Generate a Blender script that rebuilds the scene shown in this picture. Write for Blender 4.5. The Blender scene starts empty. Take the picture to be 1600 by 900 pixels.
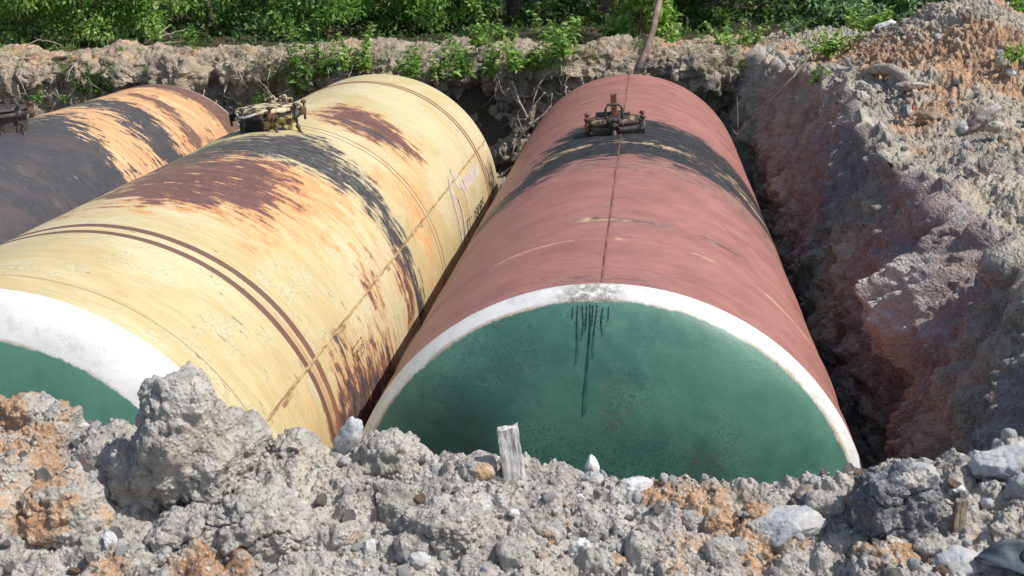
import bpy, math, random
import numpy as np
from mathutils import Vector, Matrix

# ------------------------------------------------------------------ camera, sky, sun, exposure
scn = bpy.context.scene
PITCH, YAW, ROLL = .2645, -.1204, -.0695
EYE = np.array([.372, -6.4795, 3.2091])
_f0 = np.array([math.sin(YAW), math.cos(YAW), 0.]); _r0 = np.array([math.cos(YAW), -math.sin(YAW), 0.])
FWD = _f0*math.cos(PITCH) + np.array([0, 0, -math.sin(PITCH)]); _u0 = np.cross(_r0, FWD)
RIGHT = _r0*math.cos(ROLL) + _u0*math.sin(ROLL); UPV = -_r0*math.sin(ROLL) + _u0*math.cos(ROLL)
cam = bpy.data.cameras.new('camera'); camo = bpy.data.objects.new('camera', cam)
scn.collection.objects.link(camo); scn.camera = camo
cam.sensor_width = 36; cam.lens = 45; cam.clip_start = .05; cam.clip_end = 2000
camo.matrix_world = Matrix(((RIGHT[0], UPV[0], -FWD[0], EYE[0]), (RIGHT[1], UPV[1], -FWD[1], EYE[1]),
                            (RIGHT[2], UPV[2], -FWD[2], EYE[2]), (0, 0, 0, 1)))
cam.dof.use_dof = True; cam.dof.focus_distance = 8.6; cam.dof.aperture_fstop = 13
SUN = Vector((.62, -.17, .765)).normalized()
w = bpy.data.worlds.new('World'); scn.world = w; w.use_nodes = True
nt = w.node_tree; bg = nt.nodes['Background']
sky = nt.nodes.new('ShaderNodeTexSky'); sky.sky_type = 'NISHITA'; sky.sun_disc = False
sky.sun_elevation = math.asin(SUN.z); sky.sun_rotation = math.atan2(SUN.x, SUN.y)
sky.air_density = 1.0; sky.dust_density = 1.5
nt.links.new(sky.outputs[0], bg.inputs[0]); bg.inputs[1].default_value = .135
sl = bpy.data.lights.new('sun', 'SUN'); sl.energy = 4.4; sl.angle = math.radians(.5); sl.color = (1, .965, .9)
so = bpy.data.objects.new('sun', sl); scn.collection.objects.link(so)
so.rotation_euler = SUN.to_track_quat('Z', 'Y').to_euler(); so.location = (8, -4, 12)
scn.view_settings.view_transform = 'Standard'; scn.view_settings.look = 'None'
scn.view_settings.exposure = .20; scn.view_settings.gamma = 1.0
scn.render.resolution_x = 1024; scn.render.resolution_y = 576

random.seed(7); rng = np.random.default_rng(7)
C = scn.collection
PI = math.pi

# ------------------------------------------------------------------ noise (numpy)
_perm = np.random.default_rng(3).permutation(256).astype(np.int64); _perm = np.concatenate([_perm, _perm, _perm])
_g = np.random.default_rng(5).normal(size=(256, 3)); _g /= np.linalg.norm(_g, axis=1)[:, None]
def perlin(P):
    P = np.asarray(P, float); i = np.floor(P).astype(np.int64); f = P - i; i &= 255
    u = f*f*f*(f*(f*6 - 15) + 10); out = 0
    for dx in (0, 1):
        wx = u[:, 0] if dx else 1 - u[:, 0]
        a = _perm[(i[:, 0] + dx) & 255]
        for dy in (0, 1):
            wy = u[:, 1] if dy else 1 - u[:, 1]
            b = _perm[(a + i[:, 1] + dy) & 255]
            for dz in (0, 1):
                wz = u[:, 2] if dz else 1 - u[:, 2]
                g = _g[_perm[(b + i[:, 2] + dz) & 255]]
                out = out + wx*wy*wz*(g[:, 0]*(f[:, 0] - dx) + g[:, 1]*(f[:, 1] - dy) + g[:, 2]*(f[:, 2] - dz))
    return out*1.6
def fbm(P, o=4, s=1., gain=.5):
    a = 1.; t = 0; P = np.asarray(P)*s
    for k in range(o): t = t + a*perlin(P + 17.3*k); P = P*2.03; a *= gain
    return t
def billow(P, o=3, s=1., gain=.5):
    a = 1.; t = 0; P = np.asarray(P)*s
    for k in range(o): t = t + a*(np.abs(perlin(P + 31.7*k))*2 - .5); P = P*2.07; a *= gain
    return t
def worley(P, s=1., seed=0):
    P = np.asarray(P)*s; i = np.floor(P).astype(np.int64); best = np.full(len(P), 9.); idv = np.zeros(len(P))
    for dx in (-1, 0, 1):
        for dy in (-1, 0, 1):
            for dz in (-1, 0, 1):
                c = i + (dx, dy, dz); cc = c & 255
                h = _perm[(_perm[(_perm[cc[:, 0]] + cc[:, 1] + seed) & 255] + cc[:, 2]) & 255]
                q = c + .5 + .42*_g[h]; d = np.linalg.norm(P - q, axis=1)
                m = d < best; best = np.where(m, d, best); idv = np.where(m, h/255., idv)
    return best, idv
def sstep(a, b, x):
    t = np.clip((x - a)/(b - a), 0, 1); return t*t*(3 - 2*t)
def gauss(x, c, s): return np.exp(-((x - c)/s)**2)

# ------------------------------------------------------------------ objects
def tag(o, label=None, cat=None, group=None, kind=None):
    if label: o['label'] = label
    if cat: o['category'] = cat
    if group: o['group'] = group
    if kind: o['kind'] = kind
    return o
def empty(name, loc, rz=0, rx=0):
    o = bpy.data.objects.new(name, None); C.objects.link(o); o.location = loc; o.rotation_euler = (rx, 0, rz)
    o.empty_display_size = .1; return o
def mesh(name, V, F, mat=None, parent=None, smooth=True, attrs=None, loc=None):
    """V (n,3) array, F list of tuples or (m,k) array"""
    me = bpy.data.meshes.new(name); V = np.asarray(V, np.float32)
    if isinstance(F, np.ndarray):
        m, k = F.shape
        me.vertices.add(len(V)); me.vertices.foreach_set('co', V.ravel())
        me.loops.add(m*k); me.loops.foreach_set('vertex_index', F.astype(np.int32).ravel())
        me.polygons.add(m); me.polygons.foreach_set('loop_start', np.arange(0, m*k, k, dtype=np.int32))
        me.update(calc_edges=True)
    else:
        me.from_pydata(V.tolist(), [], F); me.update()
    if smooth: me.polygons.foreach_set('use_smooth', np.ones(len(me.polygons), bool))
    for k, a in (attrs or {}).items():
        a = np.asarray(a, np.float32)
        if a.ndim == 1:
            at = me.attributes.new(k, 'FLOAT', 'POINT'); at.data.foreach_set('value', a)
        else:
            at = me.attributes.new(k, 'FLOAT_VECTOR', 'POINT'); at.data.foreach_set('vector', a.ravel())
    if mat: me.materials.append(mat)
    o = bpy.data.objects.new(name, me); C.objects.link(o)
    if parent: o.parent = parent
    if loc is not None: o.location = loc
    return o
def gridF(nu, nv):
    a = np.arange(nu - 1)[:, None]*nv + np.arange(nv - 1)[None, :]
    return np.stack([a, a + nv, a + nv + 1, a + 1], -1).reshape(-1, 4)
def gnormals(V, nu, nv):
    G = V.reshape(nu, nv, 3); a = np.gradient(G, axis=0); b = np.gradient(G, axis=1)
    n = np.cross(a, b).reshape(-1, 3); n /= np.maximum(np.linalg.norm(n, axis=1), 1e-9)[:, None]; return n
class MB:
    def __init__(s): s.V = []; s.F = []; s.n = 0
    def add(s, V, F):
        V = np.asarray(V, float); s.V.append(V); s.F += [tuple(int(i) + s.n for i in f) for f in F]; s.n += len(V); return s
    def box(s, c, d, rz=0, rx=0, ry=0, bev=.12):
        # chamfered box
        b = min(d)*bev; h = np.array(d)/2; V = []
        for sx in (-1, 1):
            for sy in (-1, 1):
                for sz in (-1, 1):
                    sg = np.array([sx, sy, sz])
                    for k in range(3):
                        q = h - b; q[k] = h[k]; V.append(sg*q)
        V = np.array(V); R = Matrix.Rotation(rz, 3, 'Z') @ Matrix.Rotation(ry, 3, 'Y') @ Matrix.Rotation(rx, 3, 'X')
        V = V @ np.array(R).T + np.array(c)
        idx = lambda x, y, z, k: ((x*2 + y)*2 + z)*3 + k
        F = []
        for x in (0, 1): F.append([idx(x, 0, 0, 0), idx(x, 0, 1, 0), idx(x, 1, 1, 0), idx(x, 1, 0, 0)][::1 if not x else -1])
        for y in (0, 1): F.append([idx(0, y, 0, 1), idx(1, y, 0, 1), idx(1, y, 1, 1), idx(0, y, 1, 1)][::1 if not y else -1])
        for z in (0, 1): F.append([idx(0, 0, z, 2), idx(0, 1, z, 2), idx(1, 1, z, 2), idx(1, 0, z, 2)][::1 if not z else -1])
        for a in (0, 1):
            for b_ in (0, 1):
                F.append([idx(a, b_, 0, 0), idx(a, b_, 1, 0), idx(a, b_, 1, 1), idx(a, b_, 0, 1)])
                F.append([idx(a, 0, b_, 0), idx(a, 1, b_, 0), idx(a, 1, b_, 2), idx(a, 0, b_, 2)])
                F.append([idx(0, a, b_, 1), idx(1, a, b_, 1), idx(1, a, b_, 2), idx(0, a, b_, 2)])
                for c_ in (0, 1): F.append([idx(a, b_, c_, 0), idx(a, b_, c_, 1), idx(a, b_, c_, 2)])
        return s.add(V, F)
    def tube(s, pts, r, k=8, cap=True):
        pts = [np.array(p, float) for p in pts]; n = len(pts); rs = r if hasattr(r, '__len__') else [r]*n
        V = []; up = np.array([0.03, .02, 1.])
        for i, p in enumerate(pts):
            t = pts[min(i + 1, n - 1)] - pts[max(i - 1, 0)]; t /= max(np.linalg.norm(t), 1e-9)
            a = np.cross(t, up); 
            if np.linalg.norm(a) < .1: a = np.cross(t, [1., 0, 0])
            a /= np.linalg.norm(a); b = np.cross(t, a)
            for j in range(k):
                q = 2*PI*j/k; V.append(p + rs[i]*(math.cos(q)*a + math.sin(q)*b))
        F = [(i*k + j, i*k + (j + 1) % k, (i + 1)*k + (j + 1) % k, (i + 1)*k + j) for i in range(n - 1) for j in range(k)]
        if cap: F += [tuple(range(k))[::-1], tuple(range((n - 1)*k, n*k))]
        return s.add(V, F)
    def lathe(s, prof, k=40, c=(0, 0, 0), cap=True):
        V = []; F = []; n = len(prof)
        for (r, z) in prof:
            for j in range(k): q = 2*PI*j/k; V.append((c[0] + r*math.cos(q), c[1] + r*math.sin(q), c[2] + z))
        for i in range(n - 1):
            for j in range(k): F.append((i*k + j, i*k + (j + 1) % k, (i + 1)*k + (j + 1) % k, (i + 1)*k + j))
        if cap: F.append(tuple(range((n - 1)*k, n*k))); F.append(tuple(range(k))[::-1])
        return s.add(V, F)
    def build(s, name, mat, parent=None, smooth=False, loc=None):
        return mesh(name, np.concatenate(s.V), s.F, mat, parent, smooth, loc=loc)

# ------------------------------------------------------------------ materials
class N:
    def __init__(s, name, rough=.9, spec=.3):
        s.m = bpy.data.materials.new(name); s.m.use_nodes = True; s.t = s.m.node_tree; s.b = s.t.nodes['Principled BSDF']
        s.b.inputs['Roughness'].default_value = rough; s.b.inputs['Specular IOR Level'].default_value = spec
        s.geo = s.t.nodes.new('ShaderNodeTexCoord')
    def put(s, node, i, v):
        if isinstance(v, bpy.types.NodeSocket): s.t.links.new(v, node.inputs[i])
        elif v is not None: node.inputs[i].default_value = v
    def obj(s): return s.geo.outputs['Object']
    def attr(s, n, vec=False):
        a = s.t.nodes.new('ShaderNodeAttribute'); a.attribute_name = n; return a.outputs['Vector' if vec else 'Fac']
    def math(s, op, a, b=None, c=None, clamp=False):
        n = s.t.nodes.new('ShaderNodeMath'); n.operation = op; n.use_clamp = clamp
        s.put(n, 0, a); s.put(n, 1, b); s.put(n, 2, c); return n.outputs[0]
    def vmul(s, v, k):
        n = s.t.nodes.new('ShaderNodeVectorMath'); n.operation = 'MULTIPLY'; s.put(n, 0, v); s.put(n, 1, k); return n.outputs[0]
    def vadd(s, v, k):
        n = s.t.nodes.new('ShaderNodeVectorMath'); n.operation = 'ADD'; s.put(n, 0, v); s.put(n, 1, k); return n.outputs[0]
    def sep(s, v):
        n = s.t.nodes.new('ShaderNodeSeparateXYZ'); s.put(n, 0, v); return n.outputs
    def noise(s, v, scale, detail=4, rough=.55, dist=0):
        n = s.t.nodes.new('ShaderNodeTexNoise'); s.put(n, 'Vector', v); n.inputs['Scale'].default_value = scale
        n.inputs['Detail'].default_value = detail; n.inputs['Roughness'].default_value = rough
        n.inputs['Distortion'].default_value = dist; return n.outputs['Fac']
    def voro(s, v, scale, feat='F1', out='Distance'):
        n = s.t.nodes.new('ShaderNodeTexVoronoi'); n.feature = feat; s.put(n, 'Vector', v); n.inputs['Scale'].default_value = scale
        return n.outputs[out]
    def rng(s, v, a, b, c=0., d=1., smooth=True):
        n = s.t.nodes.new('ShaderNodeMapRange'); n.interpolation_type = 'SMOOTHSTEP' if smooth else 'LINEAR'
        s.put(n, 0, v); s.put(n, 1, a); s.put(n, 2, b); s.put(n, 3, c); s.put(n, 4, d); return n.outputs[0]
    def mix(s, f, a, b):
        n = s.t.nodes.new('ShaderNodeMix'); n.data_type = 'RGBA'
        s.put(n, 0, f)
        for i, v in ((6, a), (7, b)):
            if isinstance(v, (tuple, list)): v = (*v, 1)
            s.put(n, i, v)
        return n.outputs[2]
    def ramp(s, f, stops):
        n = s.t.nodes.new('ShaderNodeValToRGB'); s.put(n, 0, f); e = n.color_ramp.elements
        while len(e) < len(stops): e.new(.5)
        for q, (p, c) in zip(e, stops): q.position = p; q.color = (*c, 1)
        return n.outputs[0]
    def bump(s, h, dist, strength=1., prev=None):
        n = s.t.nodes.new('ShaderNodeBump'); s.put(n, 'Height', h); n.inputs['Distance'].default_value = dist
        n.inputs['Strength'].default_value = strength
        if prev is not None: s.put(n, 'Normal', prev)
        return n.outputs[0]
    def done(s, col, nrm=None, rough=None):
        if isinstance(col, tuple): s.b.inputs['Base Color'].default_value = (*col, 1)
        else: s.put(s.b, 'Base Color', col)
        if nrm is not None: s.put(s.b, 'Normal', nrm)
        if rough is not None: s.put(s.b, 'Roughness', rough)
        return s.m

def soil_mat(name, scale=1., grey=(.50, .47, .43), grey2=(.31, .285, .255)):
    """crumbly excavated soil; attribute zone = (orange clay, purple clay, pale crumbs)"""
    n = N(name, .95, .15); P = n.obj()
    z = n.sep(n.attr('zone', True))
    big = n.noise(P, 2.2*scale, 5, .6); mid = n.noise(P, 11*scale, 5, .65); fin = n.noise(P, 60*scale, 4, .7)
    col = n.mix(n.rng(mid, .3, .7), grey2, grey)
    col = n.mix(n.rng(big, .48, .66, 0, .7), col, (grey[0]*1.08, grey[1]*1.0, grey[2]*.88)); col = n.mix(n.rng(n.noise(P, 3.4*scale, 6, .7), .52, .64, 0, .6), col, tuple(.80*c for c in grey2)); col = n.mix(n.rng(n.noise(n.vadd(P, (5, 5, 5)), 5*scale, 6, .7), .54, .66, 0, .6), col, tuple(1.27*c for c in grey))
    org = n.mix(n.rng(mid, .35, .65), (.38, .225, .135), (.54, .36, .225))
    f = n.rng(n.math('ADD', z[0], n.math('MULTIPLY', n.math('SUBTRACT', n.noise(P, 7*scale, 5, .7), .5), 1.1)), .42, .62)
    col = n.mix(f, col, org)
    pur = n.ramp(n.noise(n.vmul(P, (1, 1, .6)), 6*scale, 9, .75, .8), [(.25, (.11, .10, .095)), (.38, (.26, .22, .205)), (.46, (.33, .255, .225)), (.52, (.33, .295, .275)), (.60, (.25, .23, .22)), (.66, (.42, .38, .34)), (.8, (.58, .55, .51))])
    f = n.rng(n.math('ADD', z[1], n.math('MULTIPLY', n.math('SUBTRACT', n.noise(P, 4*scale, 7, .7), .5), 1.6)), .35, .65)
    col = n.mix(f, col, pur)
    f = n.rng(n.math('ADD', z[2], n.math('MULTIPLY', n.math('SUBTRACT', fin, .5), .9)), .4, .6)
    col = n.mix(f, col, (.50, .465, .42))
    # pale grit and dark pores
    v = n.voro(P, 95*scale); vc = n.voro(P, 95*scale, out='Color')
    grit = n.math('MULTIPLY', n.rng(v, .30, .18), n.rng(n.sep(vc)[0], .72, .8))
    col = n.mix(n.math('MULTIPLY', grit, .75), col, (.66, .64, .62))
    col = n.mix(n.math('MULTIPLY', n.rng(n.noise(P, 24*scale, 5, .75), .56, .66), .5), col, (.56, .545, .52))
    col = n.mix(n.rng(fin, .44, .27, 0, .6), col, (.10, .09, .085))
    h = n.math('ADD', n.math('MULTIPLY', n.noise(P, 38*scale, 6, .72), 1.), n.math('MULTIPLY', n.rng(n.voro(P, 75*scale), 0, .6, 1, 0), .35))
    return n.done(col, n.bump(h, .022/scale, .85))

def rock_mat(name, c1, c2, scale=30, stain=None):
    n = N(name, .85, .3); P = n.obj()
    col = n.mix(n.rng(n.noise(P, scale, 6, .65), .35, .65), c1, c2)
    col = n.mix(n.rng(n.noise(P, scale*.35, 4, .6), .5, .66, 0, .75), col, stain or (.34, .31, .28))
    dust = n.math('MULTIPLY', n.rng(n.noise(P, scale*.8, 6, .7), .44, .58), .75)
    col = n.mix(dust, col, (.44, .41, .375)); col = n.mix(n.rng(n.noise(P, scale*3.2, 3, .7), .42, .3, 0, .5), col, (.16, .15, .14))
    return n.done(col, n.bump(n.noise(P, scale*1.6, 6, .7), .012, .8))

M = {}
M['soil'] = soil_mat('crumbly_soil', 1.)
M['shadowed'] = soil_mat('shadow_dark_soil', 1., (.24, .24, .25), (.13, .135, .15))  # soil darkened so the right foreground lump looks in shadow
M['bank'] = soil_mat('bank_soil', .6, (.46, .415, .345), (.28, .25, .205))
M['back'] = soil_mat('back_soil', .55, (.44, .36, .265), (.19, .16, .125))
M['bright_stone'] = rock_mat('chalky_stone', (.74, .74, .73), (.82, .82, .81), 6, (.70, .69, .66))
M['white_stone'] = rock_mat('white_limestone', (.62, .63, .64), (.78, .78, .78), 40, (.5, .47, .43))
M['grey_stone'] = rock_mat('grey_stone', (.30, .31, .32), (.46, .47, .48), 30)
M['blue_stone'] = rock_mat('bluish_stone', (.38, .395, .41), (.56, .57, .58), 26, (.30, .31, .33))
M['tan_stone'] = rock_mat('tan_stone', (.33, .28, .19), (.45, .39, .28), 30)
M['brown_stone'] = rock_mat('brown_stone', (.20, .14, .10), (.30, .22, .17), 20)
M['dark_clod'] = rock_mat('dark_stone', (.12, .125, .14), (.22, .225, .24), 28, (.30, .30, .31))
def clod_mat(nm, a, b, mixc):
    n = N(nm, .95, .12); P = n.obj()
    mid = n.noise(P, 16, 6, .68); fin = n.noise(P, 80, 4, .7)
    col = n.mix(n.rng(mid, .32, .68), a, b)
    col = n.mix(n.rng(n.noise(P, 8, 4, .6), .52, .66, 0, .8), col, mixc)
    v = n.voro(P, 90); g = n.math('MULTIPLY', n.rng(v, .3, .16), n.rng(n.sep(n.voro(P, 90, out='Color'))[0], .75, .82))
    col = n.mix(n.math('MULTIPLY', g, .7), col, (.65, .63, .6)); col = n.mix(n.math('MULTIPLY', n.rng(n.noise(P, 34, 5, .75), .55, .65), .5), col, (.58, .56, .53)); col = n.mix(n.rng(fin, .46, .30, 0, .65), col, (.11, .10, .09))
    return n.done(col, n.bump(n.math('ADD', n.noise(P, 55, 7, .75), n.math('MULTIPLY', n.rng(n.voro(P, 110), 0, .6, 1, 0), .4)), .024, 1.))
M['grey_clod'] = clod_mat('grey_clod', (.30, .28, .26), (.44, .415, .385), (.50, .465, .42))
M['orange_clod'] = clod_mat('orange_clod', (.38, .25, .165), (.52, .37, .255), (.44, .38, .32))

def plain(nm, c1, c2, scale=20, rough=.7, spec=.4, bumpd=.003, metal=0):
    n = N(nm, rough, spec); P = n.obj(); n.b.inputs['Metallic'].default_value = metal
    k = n.noise(P, scale, 6, .65)
    return n.done(n.mix(n.rng(k, .35, .65), c1, c2), n.bump(n.noise(P, scale*3, 4, .7), bumpd, .7))
M['iron'] = plain('burnt_iron', (.018, .016, .016), (.075, .055, .045), 14, .55, .5, .006)
M['rusty_iron'] = plain('rusty_iron', (.05, .028, .02), (.22, .10, .055), 18, .75, .3, .006)
M['bark'] = plain('bark', (.09, .07, .055), (.24, .19, .15), 14, .95, .1, .02)
M['bark_pale'] = plain('smooth_bark', (.16, .10, .075), (.36, .26, .22), 6, .9, .2, .01)  # paler, smoother bark of the leaning trunk
M['root'] = plain('dry_root', (.22, .18, .14), (.42, .37, .31), 20, .95, .1, .004)
M['wood'] = None
n = N('weathered_wood', .9, .2); P = n.obj()
g = n.noise(n.vmul(P, (60, 60, 6)), 1.6, 6, .7)
M['wood'] = n.done(n.mix(n.rng(g, .35, .6), (.30, .27, .24), (.74, .71, .67)), n.bump(g, .006, 1))
n = N('brown_old_wood', .9, .2); P = n.obj(); g = n.noise(n.vmul(P, (60, 60, 6)), 1.6, 6, .7)
M['wood_brown'] = n.done(n.mix(n.rng(g, .35, .6), (.10, .075, .05), (.33, .27, .20)), n.bump(g, .006, 1))
n = N('green_glass', .06, .6); n.b.inputs['Transmission Weight'].default_value = .6
M['glass'] = n.done((.01, .22, .06))
M['sheet'] = plain('dark_plastic_sheet', (.025, .04, .06), (.10, .11, .12), 9, .6, .3, .004)
M['red_scrap'] = plain('red_plastic', (.5, .04, .03), (.6, .08, .05), 9, .5, .5, .001)
M['hose'] = plain('mud_caked_pipe', (.16, .17, .18), (.33, .33, .33), 25, .85, .2, .01)

def leaf_mat(nm, c1, c2, c3, tr=.35):
    n = N(nm, .5, .35); r = n.attr('rnd')
    col = n.ramp(r, [(0, c1), (.5, c2), (1, c3)])
    mt = n.done(col); out = n.t.nodes['Material Output']
    tl = n.t.nodes.new('ShaderNodeBsdfTranslucent'); tc = n.mix(.5, col, (.18, .30, .02)); n.put(tl, 0, tc)
    ms = n.t.nodes.new('ShaderNodeMixShader'); ms.inputs[0].default_value = tr
    n.t.links.new(n.b.outputs[0], ms.inputs[1]); n.t.links.new(tl.outputs[0], ms.inputs[2]); n.t.links.new(ms.outputs[0], out.inputs[0])
    return mt
M['leaf_bright'] = leaf_mat('bright_leaves', (.10, .22, .035), (.24, .42, .08), (.50, .64, .22), .45)
M['leaf_mid'] = leaf_mat('mid_leaves', (.055, .14, .025), (.14, .29, .05), (.32, .48, .13), .42)
M['leaf_dark'] = leaf_mat('dark_leaves', (.014, .045, .010), (.035, .09, .018), (.10, .19, .04), .3)  # leaf colour lowered to deepen the shade in gaps and undergrowth
M['leaf_blue'] = leaf_mat('bluish_leaves', (.06, .14, .05), (.14, .25, .11), (.30, .44, .24))
M['grass'] = leaf_mat('grass_blades', (.07, .13, .02), (.12, .20, .035), (.26, .27, .09))

# ------------------------------------------------------------------ ground sheet with the pit
gx = np.array([-600, -200, -80, -40, -25, -18.5, -18.3, -15, -12, -9, -7, -5.2, -4.2, -3.1, -2.2, -1.4, -.5, .5, 1.4, 1.9, 2.6, 3.1, 4, 6, 10, 18, 40, 90, 220, 600.])
gy = np.array([-600, -200, -80, -40, -20, -12, -8, -6, -4.6, -3.4, -2.9, -2.6, -2.2, -1, 0, 2, 4, 6, 8, 10, 11.3, 11.9, 12.3, 13, 14.5, 16, 18, 21, 25, 32, 45, 90, 200, 600.])
def gz(x, y): return np.where(y > 6, 1.60 - .045*np.clip(x, -20, 8), 1.42)
X, Y = np.meshgrid(gx, gy, indexing='ij')
pit = (X > -18.4) & (X < 6.2) & (Y > -2.7) & (Y < 11.8)
lift = np.where((X < -1.4) & (X > -5.1), .29, 0) + np.where(X <= -5.1, .15, 0)
Z = np.where(pit, -1.46 + lift, gz(X, Y) + .05*np.sin(X*1.3)*np.sin(Y*.7)*(np.abs(X) < 40)*(Y > 13))
n = N('brown_earth', .95, .1); P = n.obj(); M['earth'] = n.done(n.mix(n.rng(n.noise(P, 1.5, 8, .7), .35, .65), (.035, .03, .02), (.10, .08, .055)), n.bump(n.noise(P, 6, 8, .7), .06))
ground = mesh('ground', np.stack([X, Y, Z], -1).reshape(-1, 3), gridF(len(gx), len(gy)), M['earth'], smooth=False,
              attrs={'zone': np.zeros((X.size, 3)) + (.3, 0, 0)})
tag(ground, 'bare brown earth around and under the excavated pit', kind='structure')

# ------------------------------------------------------------------ back bank of the pit
def back_top(x): return 1.70 - .0475*x + .03*fbm(np.stack([x*.8, x*0, x*0 + 4], -1), 3) 
nu, nv = 1250, 210
us = np.linspace(-17.5, 3.6, nu)
prof = [(0, 11.45, -3.3, 1), (.10, 11.62, -1.9, 1), (.2, 11.72, -1.25, 1), (.34, 11.66, -.80, 1), (.42, 11.58, -.56, 1), (.5, 11.50, -.42, 1), (.58, 11.54, -.29, 1), (.68, 11.68, -.13, 1),
        (.78, 12.0, 0, 1), (.88, 12.5, -.03, 1), (.95, 13.0, -.15, 1), (1, 13.8, -.35, 1)]
pt = np.array(prof); vs = np.linspace(0, 1, nv)
U, Vv = np.meshgrid(us, vs, indexing='ij')
zt = back_top(us)[:, None]
yy = np.interp(Vv, pt[:, 0], pt[:, 1]); dz = np.interp(Vv, pt[:, 0], pt[:, 2])
zf = zt + dz
brk = fbm(np.stack([us*1.3, us*0 + 31, us*0], -1), 3)[:, None]
yy = yy + .28*brk*sstep(.30, .5, Vv)*sstep(.8, .6, Vv) - .20*sstep(-6.5, -9.5, U)*sstep(.6, .1, Vv)
V0 = np.stack([U, yy, zf], -1).reshape(-1, 3)
Q = V0.copy()
nn = gnormals(V0, nu, nv)
if nn[nu*nv//2 + nv//4, 1] > 0: nn = -nn
low_ = sstep(.62, .5, Vv).ravel(); d = .15*fbm(Q, 3, .9) + .07*fbm(Q, 3, 2.6)*(1 + low_) + low_*.09*billow(Q*(1.6, 1, .7), 3, 3.) + .028*billow(Q, 3, 8.) + .016*fbm(Q, 2, 26)
wf, wid = worley(Q, 11.); d += .022*wid*np.sqrt(np.clip(1 - (wf/.62)**2, 0, 1))
V0 = V0 + nn*d[:, None]
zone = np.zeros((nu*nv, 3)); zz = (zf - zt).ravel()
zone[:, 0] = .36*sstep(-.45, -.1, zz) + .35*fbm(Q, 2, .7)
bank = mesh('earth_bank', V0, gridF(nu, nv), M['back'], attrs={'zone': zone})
tag(bank, 'crumbling back wall of the pit with sunlit tan lip', kind='structure')

# ------------------------------------------------------------------ right bank: wall, rim and spoil heap
RIM = np.array([(-4.4, 1.5, 1.55), (-3.2, 1.55, 1.62), (-2.4, 1.72, 1.56), (-1.6, 2.0, 1.46), (-.6, 2.22, 1.36), (.5, 2.34, 1.25), (1.5, 2.36, 1.2), (3, 2.32, 1.2), (6, 2.32, 1.24),
                (7.8, 2.46, 1.36), (9, 2.3, 1.36), (10, 2.05, 1.40), (11, 1.8, 1.45), (13, 1.8, 1.5)])
def heap(x, y, zr, xr):
    z = zr + .10*(1 - np.exp(-(x - xr)*1.1)) + .70*np.exp(-((x - 4.05)/np.where(x < 4.05, 1.15, .75))**2 - ((y - 8.7)/1.8)**2)
    z += .10*sstep(4.5, 7.5, y)*sstep(xr, xr + .5, x)
    z += .75*sstep(3.2, 6., x)*sstep(6.5, 2.5, y)*.6
    z -= .35*sstep(5.5, 9, x)
    return z
nu, nv = 820, 560
ys = np.concatenate([np.linspace(-4.4, -1.5, 120, endpoint=False), np.linspace(-1.5, 4, 340, endpoint=False), np.linspace(4, 13, 360)])
nw = 190
t = np.linspace(0, 1, nw); s2 = np.concatenate([np.linspace(0, 2.9, 321)[1:], np.linspace(2.9, 7.5, 51)[1:]])
xr = np.interp(ys, RIM[:, 0], RIM[:, 1]) ; zr = np.interp(ys, RIM[:, 0], RIM[:, 2])
xr = xr + .10*fbm(np.stack([ys*1.1, ys*0, ys*0], -1), 3); zr = zr + .04*fbm(np.stack([ys*1.7, ys*0 + 9, ys*0], -1), 2)
xfoot = np.interp(ys, [-4.4, -2.4, -1, 0, 9, 11, 13], [1.3, 1.35, 1.52, 1.50, 1.48, 1.36, 1.35])
Xw = xfoot[:, None] + (xr - xfoot)[:, None]*t[None, :]**1.6
Zw = -1.65 + (zr + 1.65)[:, None]*t[None, :]
Xh = xr[:, None] + s2[None, :]; YY = np.repeat(ys[:, None], nv, 1)
Zh = heap(Xh, YY[:, nw:], zr[:, None], xr[:, None])
Xa = np.concatenate([Xw, Xh], 1); Za = np.concatenate([Zw, Zh], 1)
V0 = np.stack([Xa, YY, Za], -1).reshape(-1, 3); Q = V0.copy()
nn = gnormals(V0, nu, nv)
if nn[(nu//2)*nv + nw//2, 0] > 0: nn = -nn
wallm = np.concatenate([np.ones((nu, nw)), np.repeat(sstep(.35, 0, s2)[None, :], nu, 0)], 1).ravel()
slick = Q*(1, .9, .55)
d = wallm*(.15*fbm(slick, 3, 1.1) + .055*billow(slick*(1, 1.2, 1), 3, 3.6) + .045*fbm(np.stack([Q[:, 0], Q[:, 1] + .5*Q[:, 2], Q[:, 2]*.22], -1), 4, 9., .6) + .085*(1 - np.abs(fbm(slick*(1, 1.3, .7) + 3*fbm(Q, 1, .4)[:, None]*.1, 3, 2.2))*2.2) + .024*billow(Q*(1, 1, .8), 3, 11) + .014*fbm(Q, 3, 30))
wf, wid = worley(Q, 6.5); lump = np.sqrt(np.clip(1 - (wf/.66)**2, 0, 1))*wid
wf2, wid2 = worley(Q, 17., 5); lump2 = np.sqrt(np.clip(1 - (wf2/.64)**2, 0, 1))*wid2
wf4, wid4 = worley(Q, 40., 13); lump3 = np.sqrt(np.clip(1 - (wf4/.64)**2, 0, 1))*wid4
d += (1 - wallm)*(.11*fbm(Q, 3, .9) + .035*lump + .034*lump2 + .04*billow(Q, 4, 3.0) + .024*billow(Q, 3, 17) + .018*lump3 - .05)
tooth = np.abs(((Q[:, 1]*2.6 + Q[:, 2]*.9 + .5*fbm(Q, 2, 1.3)) % 1) - .5)*2; d += wallm*.035*tooth**2*sstep(-.2, .3, fbm(Q + 7, 2, .9))
wf5, wi5 = worley(Q*(1, 1, .7), 7., 21); d += wallm*.035*np.sqrt(np.clip(1 - (wf5/.66)**2, 0, 1))*wi5*sstep(-.3, .4, fbm(Q + 2, 2, 1.2))
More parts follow.
